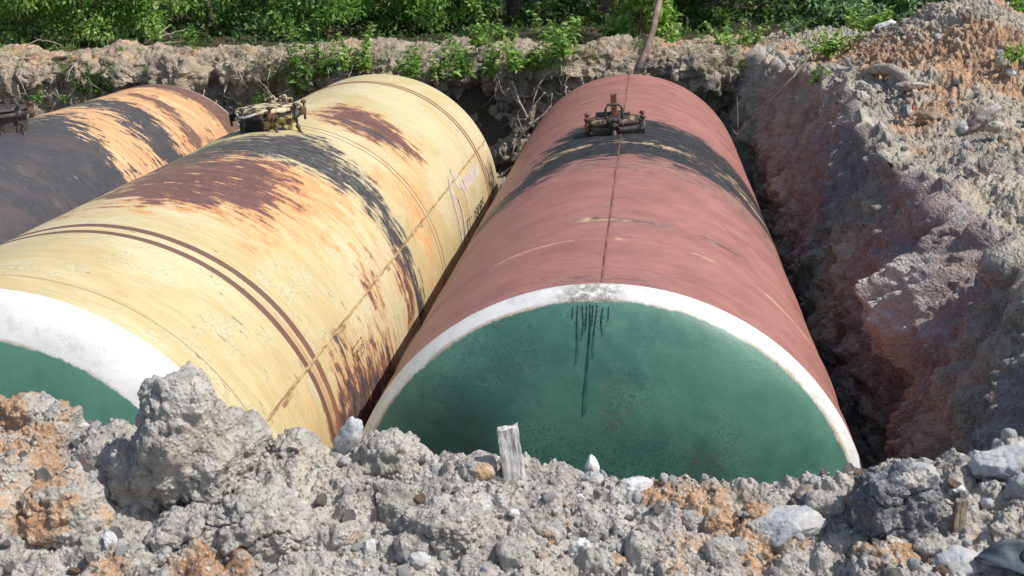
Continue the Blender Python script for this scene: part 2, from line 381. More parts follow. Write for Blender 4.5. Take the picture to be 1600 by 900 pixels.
# fallen crumbs bulging from the wall, shaped and paled as a sunlit patch
bul = gauss(Q[:, 1], 1.75 , .42)*gauss(Q[:, 2], .62, .34)*wallm
wf3, _ = worley(Q, 34., 9)
d += .40*bul + .022*np.sqrt(np.clip(1 - (wf3/.62)**2, 0, 1))*sstep(.3, .6, bul)
# cavity under the rim
d -= .10*gauss(Q[:, 1], 4.1, .9)*gauss(Q[:, 2], 1.0, .13)*wallm
V0 = V0 + nn*d[:, None]
zone = np.zeros((nu*nv, 3)); L = fbm(Q, 3, .55)
zone[:, 1] = np.clip(wallm*sstep(1.35, 1.1, Q[:, 2])*(.62 + .9*L) - .7*gauss(Q[:, 1], 9.8, 1.8), 0, 1)*(Q[:, 2] < 1.35)
zone[:, 0] = (1 - wallm)*(.34 + .5*fbm(Q, 3, .8) + .30*gauss(Q[:, 1], 8.8, 1.8))*sstep(2.4, 4.8, Q[:, 1]) + .25*gauss(Q[:, 1], 5, 1.4)*gauss(Q[:, 0], 2.9, .5)
zone[:, 2] = 1.2*sstep(.30, .5, bul + .18*fbm(Q, 3, 4)) + .22*(1 - wallm)*sstep(4.5, 2., Q[:, 1])  # crumbs on the bulge painted paler for the sunlit patch
rb = mesh('spoil_heap', V0, gridF(nu, nv), M['bank'], attrs={'zone': zone})
tag(rb, 'steep purple clay wall under a lumpy spoil heap on the right', kind='structure')

# ------------------------------------------------------------------ foreground rubble mound (height field with lumps)
def pix_ray(px, py):
    d = FWD + (px - 800)/2000*RIGHT - (py - 450)/2000*UPV; return d/np.linalg.norm(d)
CREST = [(-2.6, 1.80), (-1.64, 1.965), (-1.45, 1.955), (-1.36, 1.89), (-1.2, 1.87), (-1.0, 1.90), (-.85, 1.83), (-.72, 1.80), (-.6, 1.785), (-.5, 1.79), (-.35, 1.775), (-.22, 1.755),
         (-.05, 1.74), (.08, 1.71), (.2, 1.69), (.4, 1.675), (.55, 1.66), (.75, 1.675), (.95, 1.70), (1.1, 1.735), (1.22, 1.725), (1.36, 1.78), (1.6, 1.80), (2.4, 1.6)]
CR = np.array(CREST)
def crest_z(x): return np.interp(x, CR[:, 0], CR[:, 1]) - .02 - .016*sstep(-.1, .2, np.asarray(x, float))
def crest_y(x): return -3.0 + .05*fbm(np.stack([np.atleast_1d(x)*1.7, 0*np.atleast_1d(x) + 2, 0*np.atleast_1d(x)], -1), 2)
def mound_h(x, y):
    x = np.asarray(x, float); y = np.asarray(y, float); yc = crest_y(x.ravel()).reshape(x.shape); zc = crest_z(x)
    dfr = np.clip(yc - y, 0, None); dbk = np.clip(y - yc, 0, None)
    base = zc - .30*dfr - .06*dfr**2 - .9*dbk - 1.1*dbk**2*4
    P = np.stack([x.ravel(), y.ravel(), 0*x.ravel()], -1)
    base = base + (.05*fbm(P, 2, 2.0)*sstep(.02, .3, dfr.ravel())).reshape(x.shape)
    # hollow in front of the big clod, and trough beside it
    base -= .10*gauss(x, -.98, .13)*gauss(y, -3.32, .14)
    base -= .05*gauss(x, -.45, .06)*gauss(y, -3.25, .12)
    return np.maximum(base, 1.40)
def mound_n(P):
    wf, wid = worley(P, 8.5, 3); a = np.sqrt(np.clip(1 - (wf/.68)**2, 0, 1))*(.3 + wid)
    wf, wid = worley(P, 22., 7); b = np.sqrt(np.clip(1 - (wf/.66)**2, 0, 1))*wid
    wf, wid = worley(P, 55., 11); c = np.sqrt(np.clip(1 - (wf/.64)**2, 0, 1))*wid
    am = .35 + .65*sstep(-.25, .35, fbm(P + 21, 2, 2.6)); a = a*(.5 + .8*am); b = b*am; c = c*am
    return .026*a + .016*b + .008*c + .028*billow(P, 3, 6.5) + .010*billow(P, 3, 24.) + .003*fbm(P, 2, 90)
xs = np.concatenate([np.linspace(-4.2, -1.9, 130, endpoint=False), np.linspace(-1.9, 1.75, 860, endpoint=False), np.linspace(1.75, 3.6, 110)])
ysn = np.concatenate([np.linspace(-5.4, -3.85, 60, endpoint=False), np.linspace(-3.85, -2.88, 250, endpoint=False), np.linspace(-2.88, -2.2, 90)])
X, Y = np.meshgrid(xs, ysn, indexing='ij'); Z = mound_h(X, Y)
Z = np.where(Y > -2.62, np.maximum(Z - (Y + 2.62)*6, -1.5), Z)
V0 = np.stack([X, Y, Z], -1).reshape(-1, 3); nn = gnormals(V0, len(xs), len(ysn)); nn *= np.sign(nn[:, 2:3] + 1e-9)
Q = V0.copy(); V0 = V0 + nn*mound_n(Q)[:, None]
zone = np.zeros((len(V0), 3))
zone[:, 0] = .18 + .55*fbm(Q + 5, 3, 2.4) + .30*gauss(Q[:, 0], .75, .5) + .22*gauss(Q[:, 0], -1.35, .25)*gauss(Q[:, 1], -3.2, .2) - .12*gauss(Q[:, 0], -.5, .4)
zone[:, 2] = .18 + .5*fbm(Q + 9, 3, 3.2)
mound = mesh('rubble_mound', V0, gridF(len(xs), len(ysn)), M['soil'], attrs={'zone': zone})
tag(mound, 'grey crumbly earth mound heaped along the near edge of the pit', kind='structure')
def on_mound(px, py):
    """point of the mound surface met by the given direction"""
    d = pix_ray(px, py); ts = np.linspace(2.2, 4.6, 700); P = EYE + ts[:, None]*d
    h = mound_h(P[:, 0], P[:, 1]); k = np.argmax(P[:, 2] < h)
    if P[k, 2] >= h[k]: k = np.argmin(P[:, 2] - h)
    return P[k]

# ------------------------------------------------------------------ stones and clods
def ico(sub):
    import bmesh
    bm = bmesh.new(); bmesh.ops.create_icosphere(bm, subdivisions=sub, radius=1)
    V = np.array([v.co[:] for v in bm.verts]); F = np.array([[v.index for v in f.verts] for f in bm.faces]); bm.free(); return V, F
ICO = {k: ico(k) for k in (2, 3, 4, 5, 6)}
def stone_verts(sub, size, seed, facet=.0, rough=.12, lump=.12):
    V, F = ICO[sub]; V = V.copy(); o = np.array([seed*3.17, seed*1.31, seed*7.7])
    if facet > 0:
        r = np.random.default_rng(seed); lim = np.ones(len(V))*9
        for k in range(13):
            n_ = r.normal(size=3); n_ /= np.linalg.norm(n_); c = V @ n_; q = r.uniform(.62, .95)
            lim = np.minimum(lim, np.where(c > .05, q/np.maximum(c, .05), 9))
        V = V*(1 - facet + facet*np.minimum(lim, 1.1))[:, None]
    d = 1 + lump*billow(V + o, 3, 1.7) + rough*fbm(V + o, 4, 2.6, .6)*.6 + .03*billow(V + o, 2, 9.)
    V = V*d[:, None]*np.array(size); return V, F
def clod_verts(sub, size, seed, box=.75, slant=0., rough=.2):
    V, F = ICO[sub]; V = np.sign(V)*np.abs(V)**box; V[:, 0] *= np.where(V[:, 0] > 0, 1 - slant*np.clip(V[:, 2], 0, 1), 1)
    o = np.array([seed*3.17, seed*1.31, seed*7.7]); rr_ = np.random.default_rng(seed); lim = np.ones(len(V))*9; U = V/np.linalg.norm(V, axis=1)[:, None]
    for k in range(16):
        n_ = rr_.normal(size=3); n_ /= np.linalg.norm(n_); c = U @ n_; lim = np.minimum(lim, np.where(c > .05, rr_.uniform(.7, 1.0)/np.maximum(c, .05), 9))
    V = V*(.35 + .65*np.minimum(lim, 1.1))[:, None]*(1 + rough*.6*fbm(V + o, 3, 1.6))[:, None]*np.array(size); m_ = min(1, min(size)/.05); W = V + o
    t_ = 0
    for fr, am, sd_ in ((16., .012, 3), (34., .009, 7), (75., .006, 11)):
        wf_, wi_ = worley(W + .012*np.stack([fbm(W, 2, 12.), fbm(W + 9, 2, 12.), fbm(W + 5, 2, 12.)], -1), fr, sd_); t_ = t_ + am*np.sqrt(np.clip(1 - (wf_/.66)**2, 0, 1))*(.3 + wi_)
    crack = sstep(.055, .0, np.abs(fbm(W*(1, 1, 1.6), 3, 4.5)))*sstep(-.1, .3, fbm(W + 3, 2, 3.))
    V = V + U*(t_ + .010*billow(W, 3, 14.) + .004*fbm(W, 3, 60.) - .024*crack)[:, None]*m_
    return V, F
def clod(px, py, w, h, mat, label, dep, sink=.3, seed=1, rot=(0, 0, 0), sub=5, **k):
    p = on_mound(px, py); V, F = clod_verts(sub, (w/2, dep/2, h/2), seed, **k)
    z_ = np.zeros((len(V), 3)); z_[:, 0] = (.62 if mat == 'orange_clod' else .12) + .5*fbm(V + seed, 3, 7.); z_[:, 2] = .2 + .5*fbm(V + seed*2, 3, 8.)
    o = mesh('earth_clod', V, F, M['shadowed'] if mat == 'dark_clod' else M['soil'], attrs={'zone': z_}, loc=(p[0], p[1], p[2] + h*(.5 - sink))); o.rotation_euler = rot; return tag(o, label, 'slag lump' if mat == 'dark_clod' else 'clod')
def stone(name, loc, size, mat, seed, label, cat='stone', group=None, rot=(0, 0, 0), sub=4, facet=.7, rough=.12, lump=.10):
    V, F = stone_verts(sub, size, seed, facet, rough, lump)
    o = mesh(name, V, F, M[mat], loc=loc); o.rotation_euler = rot; return tag(o, label, cat, group)
def pstone(name, px, py, w, h, mat, label, dep=None, sink=.25, cat='stone', seed=None, rot=None, up=0, **k):
    """stone of w x h (metres) resting on the mound"""
    p = on_mound(px, py); seed = seed or int(px*7 + py)
    dep = dep or w*.85
    k.setdefault('sub', 4)
    return stone(name, (p[0], p[1], p[2] + h*(.5 - sink) + up), (w/2, dep/2, h/2), mat, seed, label, cat, None, rot or (0, 0, 0), **k)

# big left clod with satellites
clod(300, 752, .285, .40, 'grey_clod', 'big crumbly grey clod towering at the left over the crest of the near mound', .30, .18, 31, rot=(.0, .12, .3), sub=6, slant=.45, box=.7, rough=.22)
clod(362, 722, .15, .20, 'grey_clod', 'sloping grey clod leaning on the right shoulder of the tallest clod', .2, .3, 32, rot=(0, .5, 0), sub=6)
clod(236, 760, .18, .20, 'grey_clod', 'grey clod at the lower left foot of the tallest clod', .16, .3, 33, sub=6)
clod(300, 850, .22, .13, 'grey_clod', 'cracked dark grey clod lying in the hollow below the tallest clod', .16, .35, 34, sub=6)
clod(400, 830, .25, .17, 'grey_clod', 'broad grey clod right of the dark hollow in the mound', .2, .4, 35, sub=6)
clod(462, 715, .11, .10, 'grey_clod', 'dark grey lump on the crest under the twin brown bands of the yellow tank', .12, .3, 36, sub=5)
clod(612, 722, .15, .12, 'grey_clod', 'blocky grey clod on the crest right of the bluish white stone', .14, .38, 37, sub=5)
clod(690, 835, .22, .12, 'grey_clod', 'wide grey clod with shaded underside in front of the blocky crest clod', .16, .4, 38, sub=6)
clod(745, 735, .12, .07, 'grey_clod', 'knobbly grey clod on the crest left of the wooden stake', .12, .4, 39, sub=5)
clod(40, 650, .17, .08, 'orange_clod', 'smooth orange clod on the crest in front of the left green tank end', .12, .35, 40, sub=6)
clod(100, 662, .07, .05, 'orange_clod', 'small orange clod right beside the smooth orange crest clod', .07, .35, 41, sub=5)
clod(100, 815, .23, .18, 'orange_clod', 'cracked orange and grey clod low at the left edge of the mound', .18, .4, 42, sub=6)
clod(1122, 822, .065, .06, 'orange_clod', 'knobbly orange clod on the mound below the right half of the green end', .07, .3, 43, sub=5)
clod(1190, 812, .09, .06, 'orange_clod', 'orange clod between the knobbly orange clod and the pale boulder', .07, .35, 44, sub=5)
clod(1065, 772, .06, .04, 'orange_clod', 'orange clod on the crest right of the round pale crest stone', .06, .35, 45, sub=5)
clod(1385, 885, .16, .08, 'orange_clod', 'wide orange clod at the bottom edge below the dark slag lump', .1, .35, 46, sub=6)
clod(962, 880, .06, .04, 'orange_clod', 'orange clod beside the bluish white rock low in the middle of the mound', .05, .35, 47, sub=5)
for i in range(16):
    qx = 430 + 68*i + (i*37 % 50); qy = 790 + (i*53 % 90); w_ = .055 + (i*29 % 50)/1000.
    clod(qx, qy, w_, w_*.7, 'grey_clod', 'medium grey clod lying among the finer rubble of the near mound', w_*.8, .3, 140 + i, (0, .2*math.sin(i), i), 4)['group'] = 'medium grey clods on the mound'
# single stones
p = on_mound(548, 705)
stone('stone', (p[0], p[1], p[2] + .045), (.036, .035, .060), 'blue_stone', 51, 'bluish white stone standing on the crest where yellow and red tanks meet', rot=(0, .55, 0), facet=.8)
p = on_mound(926, 748)
V, F = stone_verts(4, (.031, .026, .052), 52, .6, .06, .04); V[:, :2] *= (1 - .8*np.clip(V[:, 2:3]/.055, 0, 1)**1.2)
tag(mesh('stone', V, F, M['bright_stone'], loc=(p[0], p[1], p[2] + .044)), 'bright white pointed stone standing on the mound crest', 'stone')
pstone('stone', 926, 752, .085, .05, 'grey_stone', 'flat grey stone under the bright white pointed stone', sink=.45)
pstone('stone', 994, 764, .10, .055, 'white_stone', 'round pale stone on the crest right of the white pointed stone', sink=.35, facet=.5)
pstone('stone', 906, 780, .028, .024, 'white_stone', 'small angular white stone just below the white pointed stone')
pstone('stone', 1242, 838, .21, .105, 'blue_stone', 'large pale grey boulder lying on orange soil in the right foreground', dep=.15, sink=.18, seed=55, sub=5, facet=.85, rough=.06, lump=.05, rot=(.1, -.12, .1))
clod(1400, 818, .22, .19, 'dark_clod', 'big dark slag lump in the right foreground, shade in its colour', .17, .22, 56, sub=6)
pstone('stone', 1440, 748, .10, .07, 'grey_stone', 'angular greenish grey stone on the crest beyond the dark slag lump', seed=57, facet=.9)
pstone('stone', 1503, 752, .045, .06, 'tan_stone', 'upright tan stone near the right end of the crest', seed=58, facet=.9, rot=(0, -.4, 0))
pstone('stone', 1578, 740, .20, .12, 'blue_stone', 'large bluish stone at the far right end of the crest', dep=.16, sink=.3, seed=59, sub=5, facet=.85, rough=.07)
pstone('stone', 1598, 772, .11, .09, 'grey_stone', 'grey stone cut by the right edge below the large bluish crest stone', sink=.3, seed=60, facet=.8)
pstone('stone', 1493, 775, .05, .045, 'white_stone', 'squat white stone right of the dark slag lump')
pstone('stone', 1545, 790, .05, .035, 'blue_stone', 'flat bluish stone between the upright wood piece and the right edge')
pstone('stone', 1195, 777, .075, .03, 'white_stone', 'flat white stone on the crest above the pale boulder')
pstone('stone', 1262, 778, .075, .055, 'brown_stone', 'brown and grey stone just above the pale boulder')
pstone('stone', 1305, 764, .045, .03, 'white_stone', 'whitish stone on the crest near the lower right of the green tank end')
pstone('stone', 1335, 802, .025, .025, 'white_stone', 'small white cube shaped stone between pale boulder and dark slag lump')
pstone('stone', 910, 872, .075, .075, 'white_stone', 'bluish white rock low in the middle of the mound', seed=66, facet=.8, sink=.3)
pstone('stone', 655, 882, .065, .05, 'blue_stone', 'bluish round stone at the bottom of the mound left of the middle', seed=67, facet=.3)
pstone('stone', 578, 868, .045, .07, 'white_stone', 'pale elongated stone below the small shaded trough', seed=68, rot=(0, .3, 0))
pstone('stone', 526, 760, .03, .025, 'white_stone', 'white stone in front of the bluish standing stone')
pstone('stone', 804, 806, .035, .028, 'white_stone', 'white stone below the wooden stake')
pstone('stone', 760, 795, .02, .02, 'white_stone', 'small white pebble left below the wooden stake')
pstone('stone', 742, 868, .02, .022, 'blue_stone', 'small bluish pebble low in front of the wooden stake')
pstone('stone', 775, 723, .03, .028, 'white_stone', 'rounded pale stone against the left side of the wooden stake', facet=.3)
pstone('stone', 1035, 815, .03, .02, 'grey_stone', 'small flat slate grey stone in the middle of the orange patches')
pstone('stone', 175, 862, .045, .08, 'white_stone', 'pale flat stone standing left of the dark hollow', seed=76, rot=(0, -.15, 0), dep=.03)
pstone('stone', 130, 668, .045, .025, 'white_stone', 'flat white stone on the left part of the mound below the left green tank end')
pstone('stone', 35, 655, .03, .022, 'blue_stone', 'bluish pebble under the smooth orange crest clod')
pstone('stone', 1500, 890, .14, .08, 'blue_stone', 'smooth pale stone at the bottom edge beside the dark sheet', seed=79, facet=.5)
pstone('stone', 1375, 770, .05, .04, 'grey_stone', 'grey stone on the crest left of the angular greenish stone', seed=80)

# loose stones all over the mound
GV = [stone_verts(3, (1, .85, .7), 200 + k, .8, .1, .06) for k in range(8)]
protos = {}
def proto(mat, k):
    if (mat, k) not in protos:
        me = mesh('loose_stone', GV[k][0], GV[k][1], M[mat]); protos[(mat, k)] = me.data; bpy.data.objects.remove(me)
    return protos[(mat, k)]
kinds = [('white_stone', 'small white stone lying loose among the crumbs of the near mound', 'loose white stones on the mound'),
         ('grey_stone', 'small grey stone lying loose among the crumbs of the near mound', 'loose grey stones on the mound'),
         ('blue_stone', 'small bluish stone lying loose among the crumbs of the near mound', 'loose bluish stones on the mound'),
         ('orange_clod', 'small orange crumb of clay lying loose on the near mound', 'loose orange crumbs on the mound'),
         ('grey_clod', 'small grey soil crumb lying loose on the near mound', 'loose grey crumbs on the mound')]
for i in range(520):
    q = random.choices(range(5), (4, 4, 2, 2, 5))[0]; mat, lab, grp = kinds[q]
    x = random.uniform(-1.6, 1.55); f = random.random(); y = float(crest_y(x)[0]) + .03 - .62*f
    if q == 3 and x < -.2 and random.random() < .7: x = random.uniform(.2, 1.4)
    r = (.005 + .019*random.random()**2.2)*(1.45 if x > .85 else 1) + (.012 if q == 4 and random.random() < .3 else 0)
    z = float(mound_h(np.array([x]), np.array([y]))[0]); P = np.array([[x, y, z]]); z += float(mound_n(P)[0])
    o = bpy.data.objects.new('loose_stone' if q < 3 else 'soil_crumb', proto(mat, random.randrange(8))); C.objects.link(o)
    o.location = (x, y, z + r*.15); o.scale = (r, r*random.uniform(.8, 1.2), r*random.uniform(.7, 1.2)); o.rotation_euler = [random.uniform(0, 6) for _ in range(3)]
    tag(o, lab, 'stone' if q < 3 else 'clod', grp)
# gravel: very many crumbs, one object
def scatter(name, pts, rs, mat, label, sub=2, zone=(0, 0, 0)):
    base, F = ICO[sub]; base = base*(1 + .35*fbm(base, 2, 1.5))[:, None]; k = len(base); n_ = len(pts)
    V = np.empty((n_, k, 3)); 
    for i in range(n_):
        q = rng.normal(size=(3, 3)); q, _ = np.linalg.qr(q); V[i] = (base*rng.uniform(.6, 1.2, 3)) @ q.T*rs[i] + pts[i]
    FF = (F[None] + (np.arange(n_)*k)[:, None, None]).reshape(-1, 3)
    o = mesh(name, V.reshape(-1, 3), FF, M[mat], smooth=False, attrs={'zone': np.repeat(zone, k, 0) if np.ndim(zone) == 2 else np.zeros((n_*k, 3)) + zone})
    return tag(o, label, 'gravel', kind='stuff')
n_ = 9000; x = rng.uniform(-1.75, 1.65, n_); y = crest_y(x) + .04 - .72*rng.random(n_)
P = np.stack([x, y, mound_h(x, y)], -1); P[:, 2] += mound_n(P)
scatter('gravel', P, .0022 + .0075*rng.random(n_)**3, 'soil', 'fine loose crumbs and grit strewn over the near mound',
        zone=np.stack([.25 + .6*fbm(P, 2, 2.4), 0*x, rng.random(n_)], -1))

# wooden stake, wood piece, glass, sheet
def plank(name, base, w, d, h, mat, label, cat, rot, seed=1):
    nx, nz = 12, 30; V = []; F = []
    per = [(-1, -1), (-.5, -1.05), (0, -1), (.5, -1.03), (1, -1), (1.04, 0), (1, 1), (.3, 1), (-.4, 1.02), (-1, 1), (-1.03, 0)]
    k = len(per)
    for i in range(nz):
        t_ = i/(nz - 1)
        for j, (a, b) in enumerate(per):
            z = t_*h + (.02*h*math.sin(j*2.3 + seed) + .05*h*(a*.3) if i == nz - 1 else 0)
            e = 1 + .05*math.sin(9*t_ + j*1.7 + seed) + .03*math.sin(31*t_ + j)
            V.append((a*w/2*e*(1 - .08*t_), b*d/2*e, z))
    for i in range(nz - 1):
        for j in range(k): F.append((i*k + j, i*k + (j + 1) % k, (i + 1)*k + (j + 1) % k, (i + 1)*k + j))
    F.append(tuple(range((nz - 1)*k, nz*k))); F.append(tuple(range(k))[::-1])
    o = mesh(name, V, F, M[mat], smooth=False, loc=base); o.rotation_euler = rot; return tag(o, label, cat)
p = on_mound(805, 752)
plank('wooden_stake', (p[0], p[1] + .005, p[2] - .05), .062, .03, .22, 'wood', 'split whitish weathered wooden stake sticking up from the mound crest', 'stake', (.05, -.05, .1))
p = on_mound(1494, 838)
plank('wood_piece', (p[0], p[1], p[2] - .02), .032, .02, .12, 'wood_brown', 'short brown weathered piece of wood upright in the rubble right of the dark slag lump', 'wood', (-.05, .12, .2), 4)
p = on_mound(402, 862)
V, F = stone_verts(3, (.009, .004, .016), 5, .9, .02, .0)
o = tag(mesh('glass_shard', V, F, M['glass'], smooth=False, loc=(p[0], p[1] - .015, p[2] + .028)), 'small green bottle glass shard in the grey mound', 'glass'); o.rotation_euler = (0, -.4, .2)
p = on_mound(1585, 880)
nu_, nv_ = 24, 12; V = []
for i in range(nu_):
    a = i/(nu_ - 1)
    for j in range(nv_):
        b = j/(nv_ - 1) - .5; ww = .10*min(1, (a*3.2)**.8)
        V.append((-.11 + a*.26, b*ww - .02*math.sin(a*3), .035 + .9*ww*b*b*1.2*min(1, a*4) + .010*math.sin(a*7) + .004*math.sin(a*21 + b*9)))
o = mesh('plastic_sheet', V, gridF(nu_, nv_), M['sheet'], loc=(p[0], p[1], p[2])); o.rotation_euler = (.55, .02, .1)
md = o.modifiers.new('thick', 'SOLIDIFY'); md.thickness = .003
tag(o, 'dark bluish curved sheet lying on the rubble at the lower right edge', 'sheet')

# ------------------------------------------------------------------ tanks
R_T = 1.45
def poly_d(S, T, poly):
    """signed distance (inside positive) to a polygon on the unrolled shell"""
    p = np.array(poly, float); n_ = len(p); best = np.full(S.shape, 99.); ins = np.zeros(S.shape, bool)
    for i in range(n_):
        a = p[i]; b = p[(i + 1) % n_]; e = b - a; w_ = np.stack([S - a[0], T - a[1]], -1)
        t_ = np.clip((w_ @ e)/(e @ e), 0, 1); dd = np.linalg.norm(w_ - t_[..., None]*e, axis=-1); best = np.minimum(best, dd)
        c = ((a[1] > T) != (b[1] > T)) & (S < (b[0] - a[0])*(T - a[1])/(b[1] - a[1] + 1e-12) + a[0]); ins ^= c
    return np.where(ins, best, -best)
def region(S, T, poly, soft=.12): return np.clip(.5 + poly_d(S, T, poly)/(2*soft), 0, 1)

def shell_paint(name, kind):
    n = N(name, .5, .4); P = n.attr('suv', True); s, y, _ = n.sep(P)
    O = n.obj()
    streak = n.noise(n.vmul(P, (2.6, 13, 0)), 1, 8, .7, .6)      # drawn out round the shell
    streak2 = n.noise(n.vmul(n.vadd(P, (7, 3, 0)), (8, 36, 0)), 1, 6, .72, .5)
    patch = n.noise(O, 3.2, 7, .65); speck = n.noise(O, 55, 3, .6); fine = n.noise(O, 190, 2, .6)
    m1 = n.attr('m1'); m2 = n.attr('m2'); m3 = n.attr('m3')
    pert = n.math('ADD', n.math('MULTIPLY', n.math('SUBTRACT', streak, .5), 1.6), n.math('MULTIPLY', n.math('SUBTRACT', n.noise(n.vmul(O, (1, 1.8, 1)), 4.2, 9, .72), .5), 2.3))
    pert = n.math('ADD', pert, n.math('MULTIPLY', n.math('SUBTRACT', streak2, .5), 1.1))
    def mask(m, a=.44, b=.56): return n.rng(n.math('ADD', m, n.math('MULTIPLY', pert, n.rng(m, 0, .2))), a, b)
    def line(pos, coord, w, soft=.004): return n.rng(n.math('ABSOLUTE', n.math('SUBTRACT', coord, pos)), w + soft, w - soft*.3)
    if kind == 'yellow':
        base = n.mix(n.rng(streak, .3, .7), (.46, .355, .165), (.56, .46, .25))
        base = n.mix(n.rng(patch, .45, .7, 0, .7), base, (.52, .50, .33))
        base = n.mix(n.rng(n.noise(O, 1.1, 3, .5), .42, .62, 0, .5), base, (.64, .57, .38))
        base = n.mix(n.math('MULTIPLY', n.rng(speck, .48, .62), n.rng(patch, .5, .62, 0, .55)), base, (.30, .23, .11))
        base = n.mix(n.math('MULTIPLY', n.rng(streak2, .52, .7), .38), base, (.50, .30, .13))
        base = n.mix(n.math('MULTIPLY', n.rng(n.noise(n.vmul(P, (6, 60, 0)), 1, 3, .6), .62, .74), .5), base, (.68, .64, .50))
        base = n.mix(n.math('MULTIPLY', n.rng(n.noise(O, 22, 7, .8), .53, .66), n.rng(n.noise(O, 1.7, 4, .6), .42, .58, .1, .55)), base, (.36, .29, .15)); base = n.mix(n.rng(fine, .42, .28, 0, .5), base, (.28, .21, .10))
        base = n.mix(mask(m3, .4, .7), base, n.mix(n.rng(streak2, .4, .6), (.56, .24, .095), (.62, .42, .19)))
        brown = n.mix(n.rng(streak, .35, .65), (.115, .06, .055), (.17, .085, .07))
        soot = n.mix(n.rng(streak2, .4, .65), (.028, .026, .028), (.13, .12, .115))
        base = n.mix(n.math('MULTIPLY', mask(m1, .16, .48), .8), base, n.mix(n.rng(streak2, .4, .6), (.50, .19, .075), (.56, .34, .15))); base = n.mix(n.math('MULTIPLY', mask(m2, .22, .52), .55), base, (.30, .25, .17)); base = n.mix(mask(m1), base, brown); base = n.mix(n.math('MULTIPLY', mask(m1, .50, .7), n.rng(n.noise(O, 12, 6, .75), .5, .62, 0, .6)), base, (.24, .11, .075)); base = n.mix(mask(m2), base, soot)
        # scratches and little black ticks
        base = n.mix(n.math('MULTIPLY', n.rng(n.noise(n.vmul(n.vadd(P, (3, 1, 0)), (2.2, 70, 0)), 1, 4, .6), .60, .68), n.rng(patch, .42, .6, .15, .75)), base, (.22, .14, .07))
        base = n.mix(n.math('MULTIPLY', n.rng(s, .3, -1.3), .45), base, (.36, .32, .19))  # left shoulder darkened to olive: shade painted in, along with grime
        tick = n.math('MULTIPLY', n.rng(n.noise(n.vmul(P, (7, 24, 0)), 1, 3, .6), .655, .69), n.rng(patch, .40, .55))
        base = n.mix(n.math('MULTIPLY', tick, .85), base, (.10, .06, .045))
        for q, wq in ((.645, .038), (.485, .036)):
            base = n.mix(n.math('MULTIPLY', n.rng(n.math('ADD', n.math('ABSOLUTE', n.math('SUBTRACT', y, n.math('ADD', q, n.math('MULTIPLY', n.math('SUBTRACT', patch, .5), .02)))), n.math('MULTIPLY', n.math('SUBTRACT', speck, .5), .012)), wq + .004, wq - .004), .95), base, (.13, .062, .05))
        base = n.mix(n.math('MULTIPLY', n.rng(n.math('ABSOLUTE', n.math('SUBTRACT', y, .56)), .028, .02), n.rng(s, .8, 1.6, 0, .6)), base, (.42, .22, .12))
        base = n.mix(n.math('MULTIPLY', n.rng(n.math('ABSOLUTE', n.math('SUBTRACT', y, .60)), .11, .05), n.rng(s, 1.2, 2.2, 0, .3)), base, (.42, .20, .10))
        for q in (8.10, 8.22): base = n.mix(line(q, y, .030, .01), base, (.20, .09, .055))
        for q, wq, c in ((-.50, .006, (.30, .20, .09)), (4.62, .010, (.10, .08, .06)), (4.74, .010, (.10, .08, .06)), (2.55, .003, (.35, .25, .12))):
            base = n.mix(n.math('MULTIPLY', line(q, y, wq), .85), base, c)
        base = n.mix(n.math('MULTIPLY', n.math('ADD', line(1.69, s, .006), n.math('MULTIPLY', line(1.72, s, .012), n.rng(n.noise(n.vmul(P, (1, 3, 0)), 1, 3, .6), .52, .62))), .8), base, n.mix(n.rng(patch, .4, .6), (.20, .10, .05), (.48, .33, .15)))
    elif kind == 'red':
        base = n.mix(n.rng(patch, .3, .7), (.27, .115, .095), (.345, .155, .13))
        base = n.mix(n.rng(streak, .4, .7, 0, .35), base, (.375, .18, .15))
        base = n.mix(n.math('MULTIPLY', n.rng(n.noise(O, 18, 5, .75), .52, .64), n.rng(patch, .4, .6, .15, .5)), base, (.24, .095, .085))
        base = n.mix(n.rng(speck, .5, .66, 0, .25), base, (.30, .115, .10))
        base = n.mix(n.math('MULTIPLY', n.rng(n.noise(n.vmul(n.vadd(P, (3, 1, 0)), (1.6, 50, 0)), 1, 5, .65), .54, .68), n.rng(patch, .35, .6, .2, .7)), base, (.25, .11, .10))
        base = n.mix(mask(m1, .4, .72), base, n.mix(n.rng(streak2, .4, .62), (.085, .05, .048), (.34, .19, .16)))
        soot = n.mix(n.rng(streak2, .42, .7), (.012, .012, .014), (.075, .07, .07))
        base = n.mix(n.math('MULTIPLY', mask(m2, .18, .5), .45), base, (.12, .07, .06)); base = n.mix(mask(m2, .44, .54), base, soot)
        base = n.mix(n.math('MULTIPLY', mask(m3, .5, .56), n.rng(streak2, .38, .5)), base, (.50, .36, .20))
        base = n.mix(n.math('MULTIPLY', n.rng(n.noise(O, 26, 2, .5), .72, .75), n.rng(patch, .5, .6)), base, (.15, .07, .06))
        wob = n.math('ADD', s, n.math('MULTIPLY', n.math('SUBTRACT', n.noise(n.vmul(P, (1, 1.5, 0)), 1, 2, .5), .5), .05))
        base = n.mix(n.math('MULTIPLY', line(.06, wob, .008, .012), .35), base, (.13, .055, .045))
        base = n.mix(n.math('MULTIPLY', n.math('MULTIPLY', line(1.0, y, .010, .008), n.rng(streak, .5, .58, 0, .7)), n.rng(s, -.8, -.5)), base, (.50, .33, .20))
        base = n.mix(n.math('MULTIPLY', line(1.03, y, .006), .8), base, (.15, .06, .05))
        for q in (.30, 9.75, 2.6, 7.3): base = n.mix(n.math('MULTIPLY', line(q, y, .006), .35), base, (.2, .08, .07))
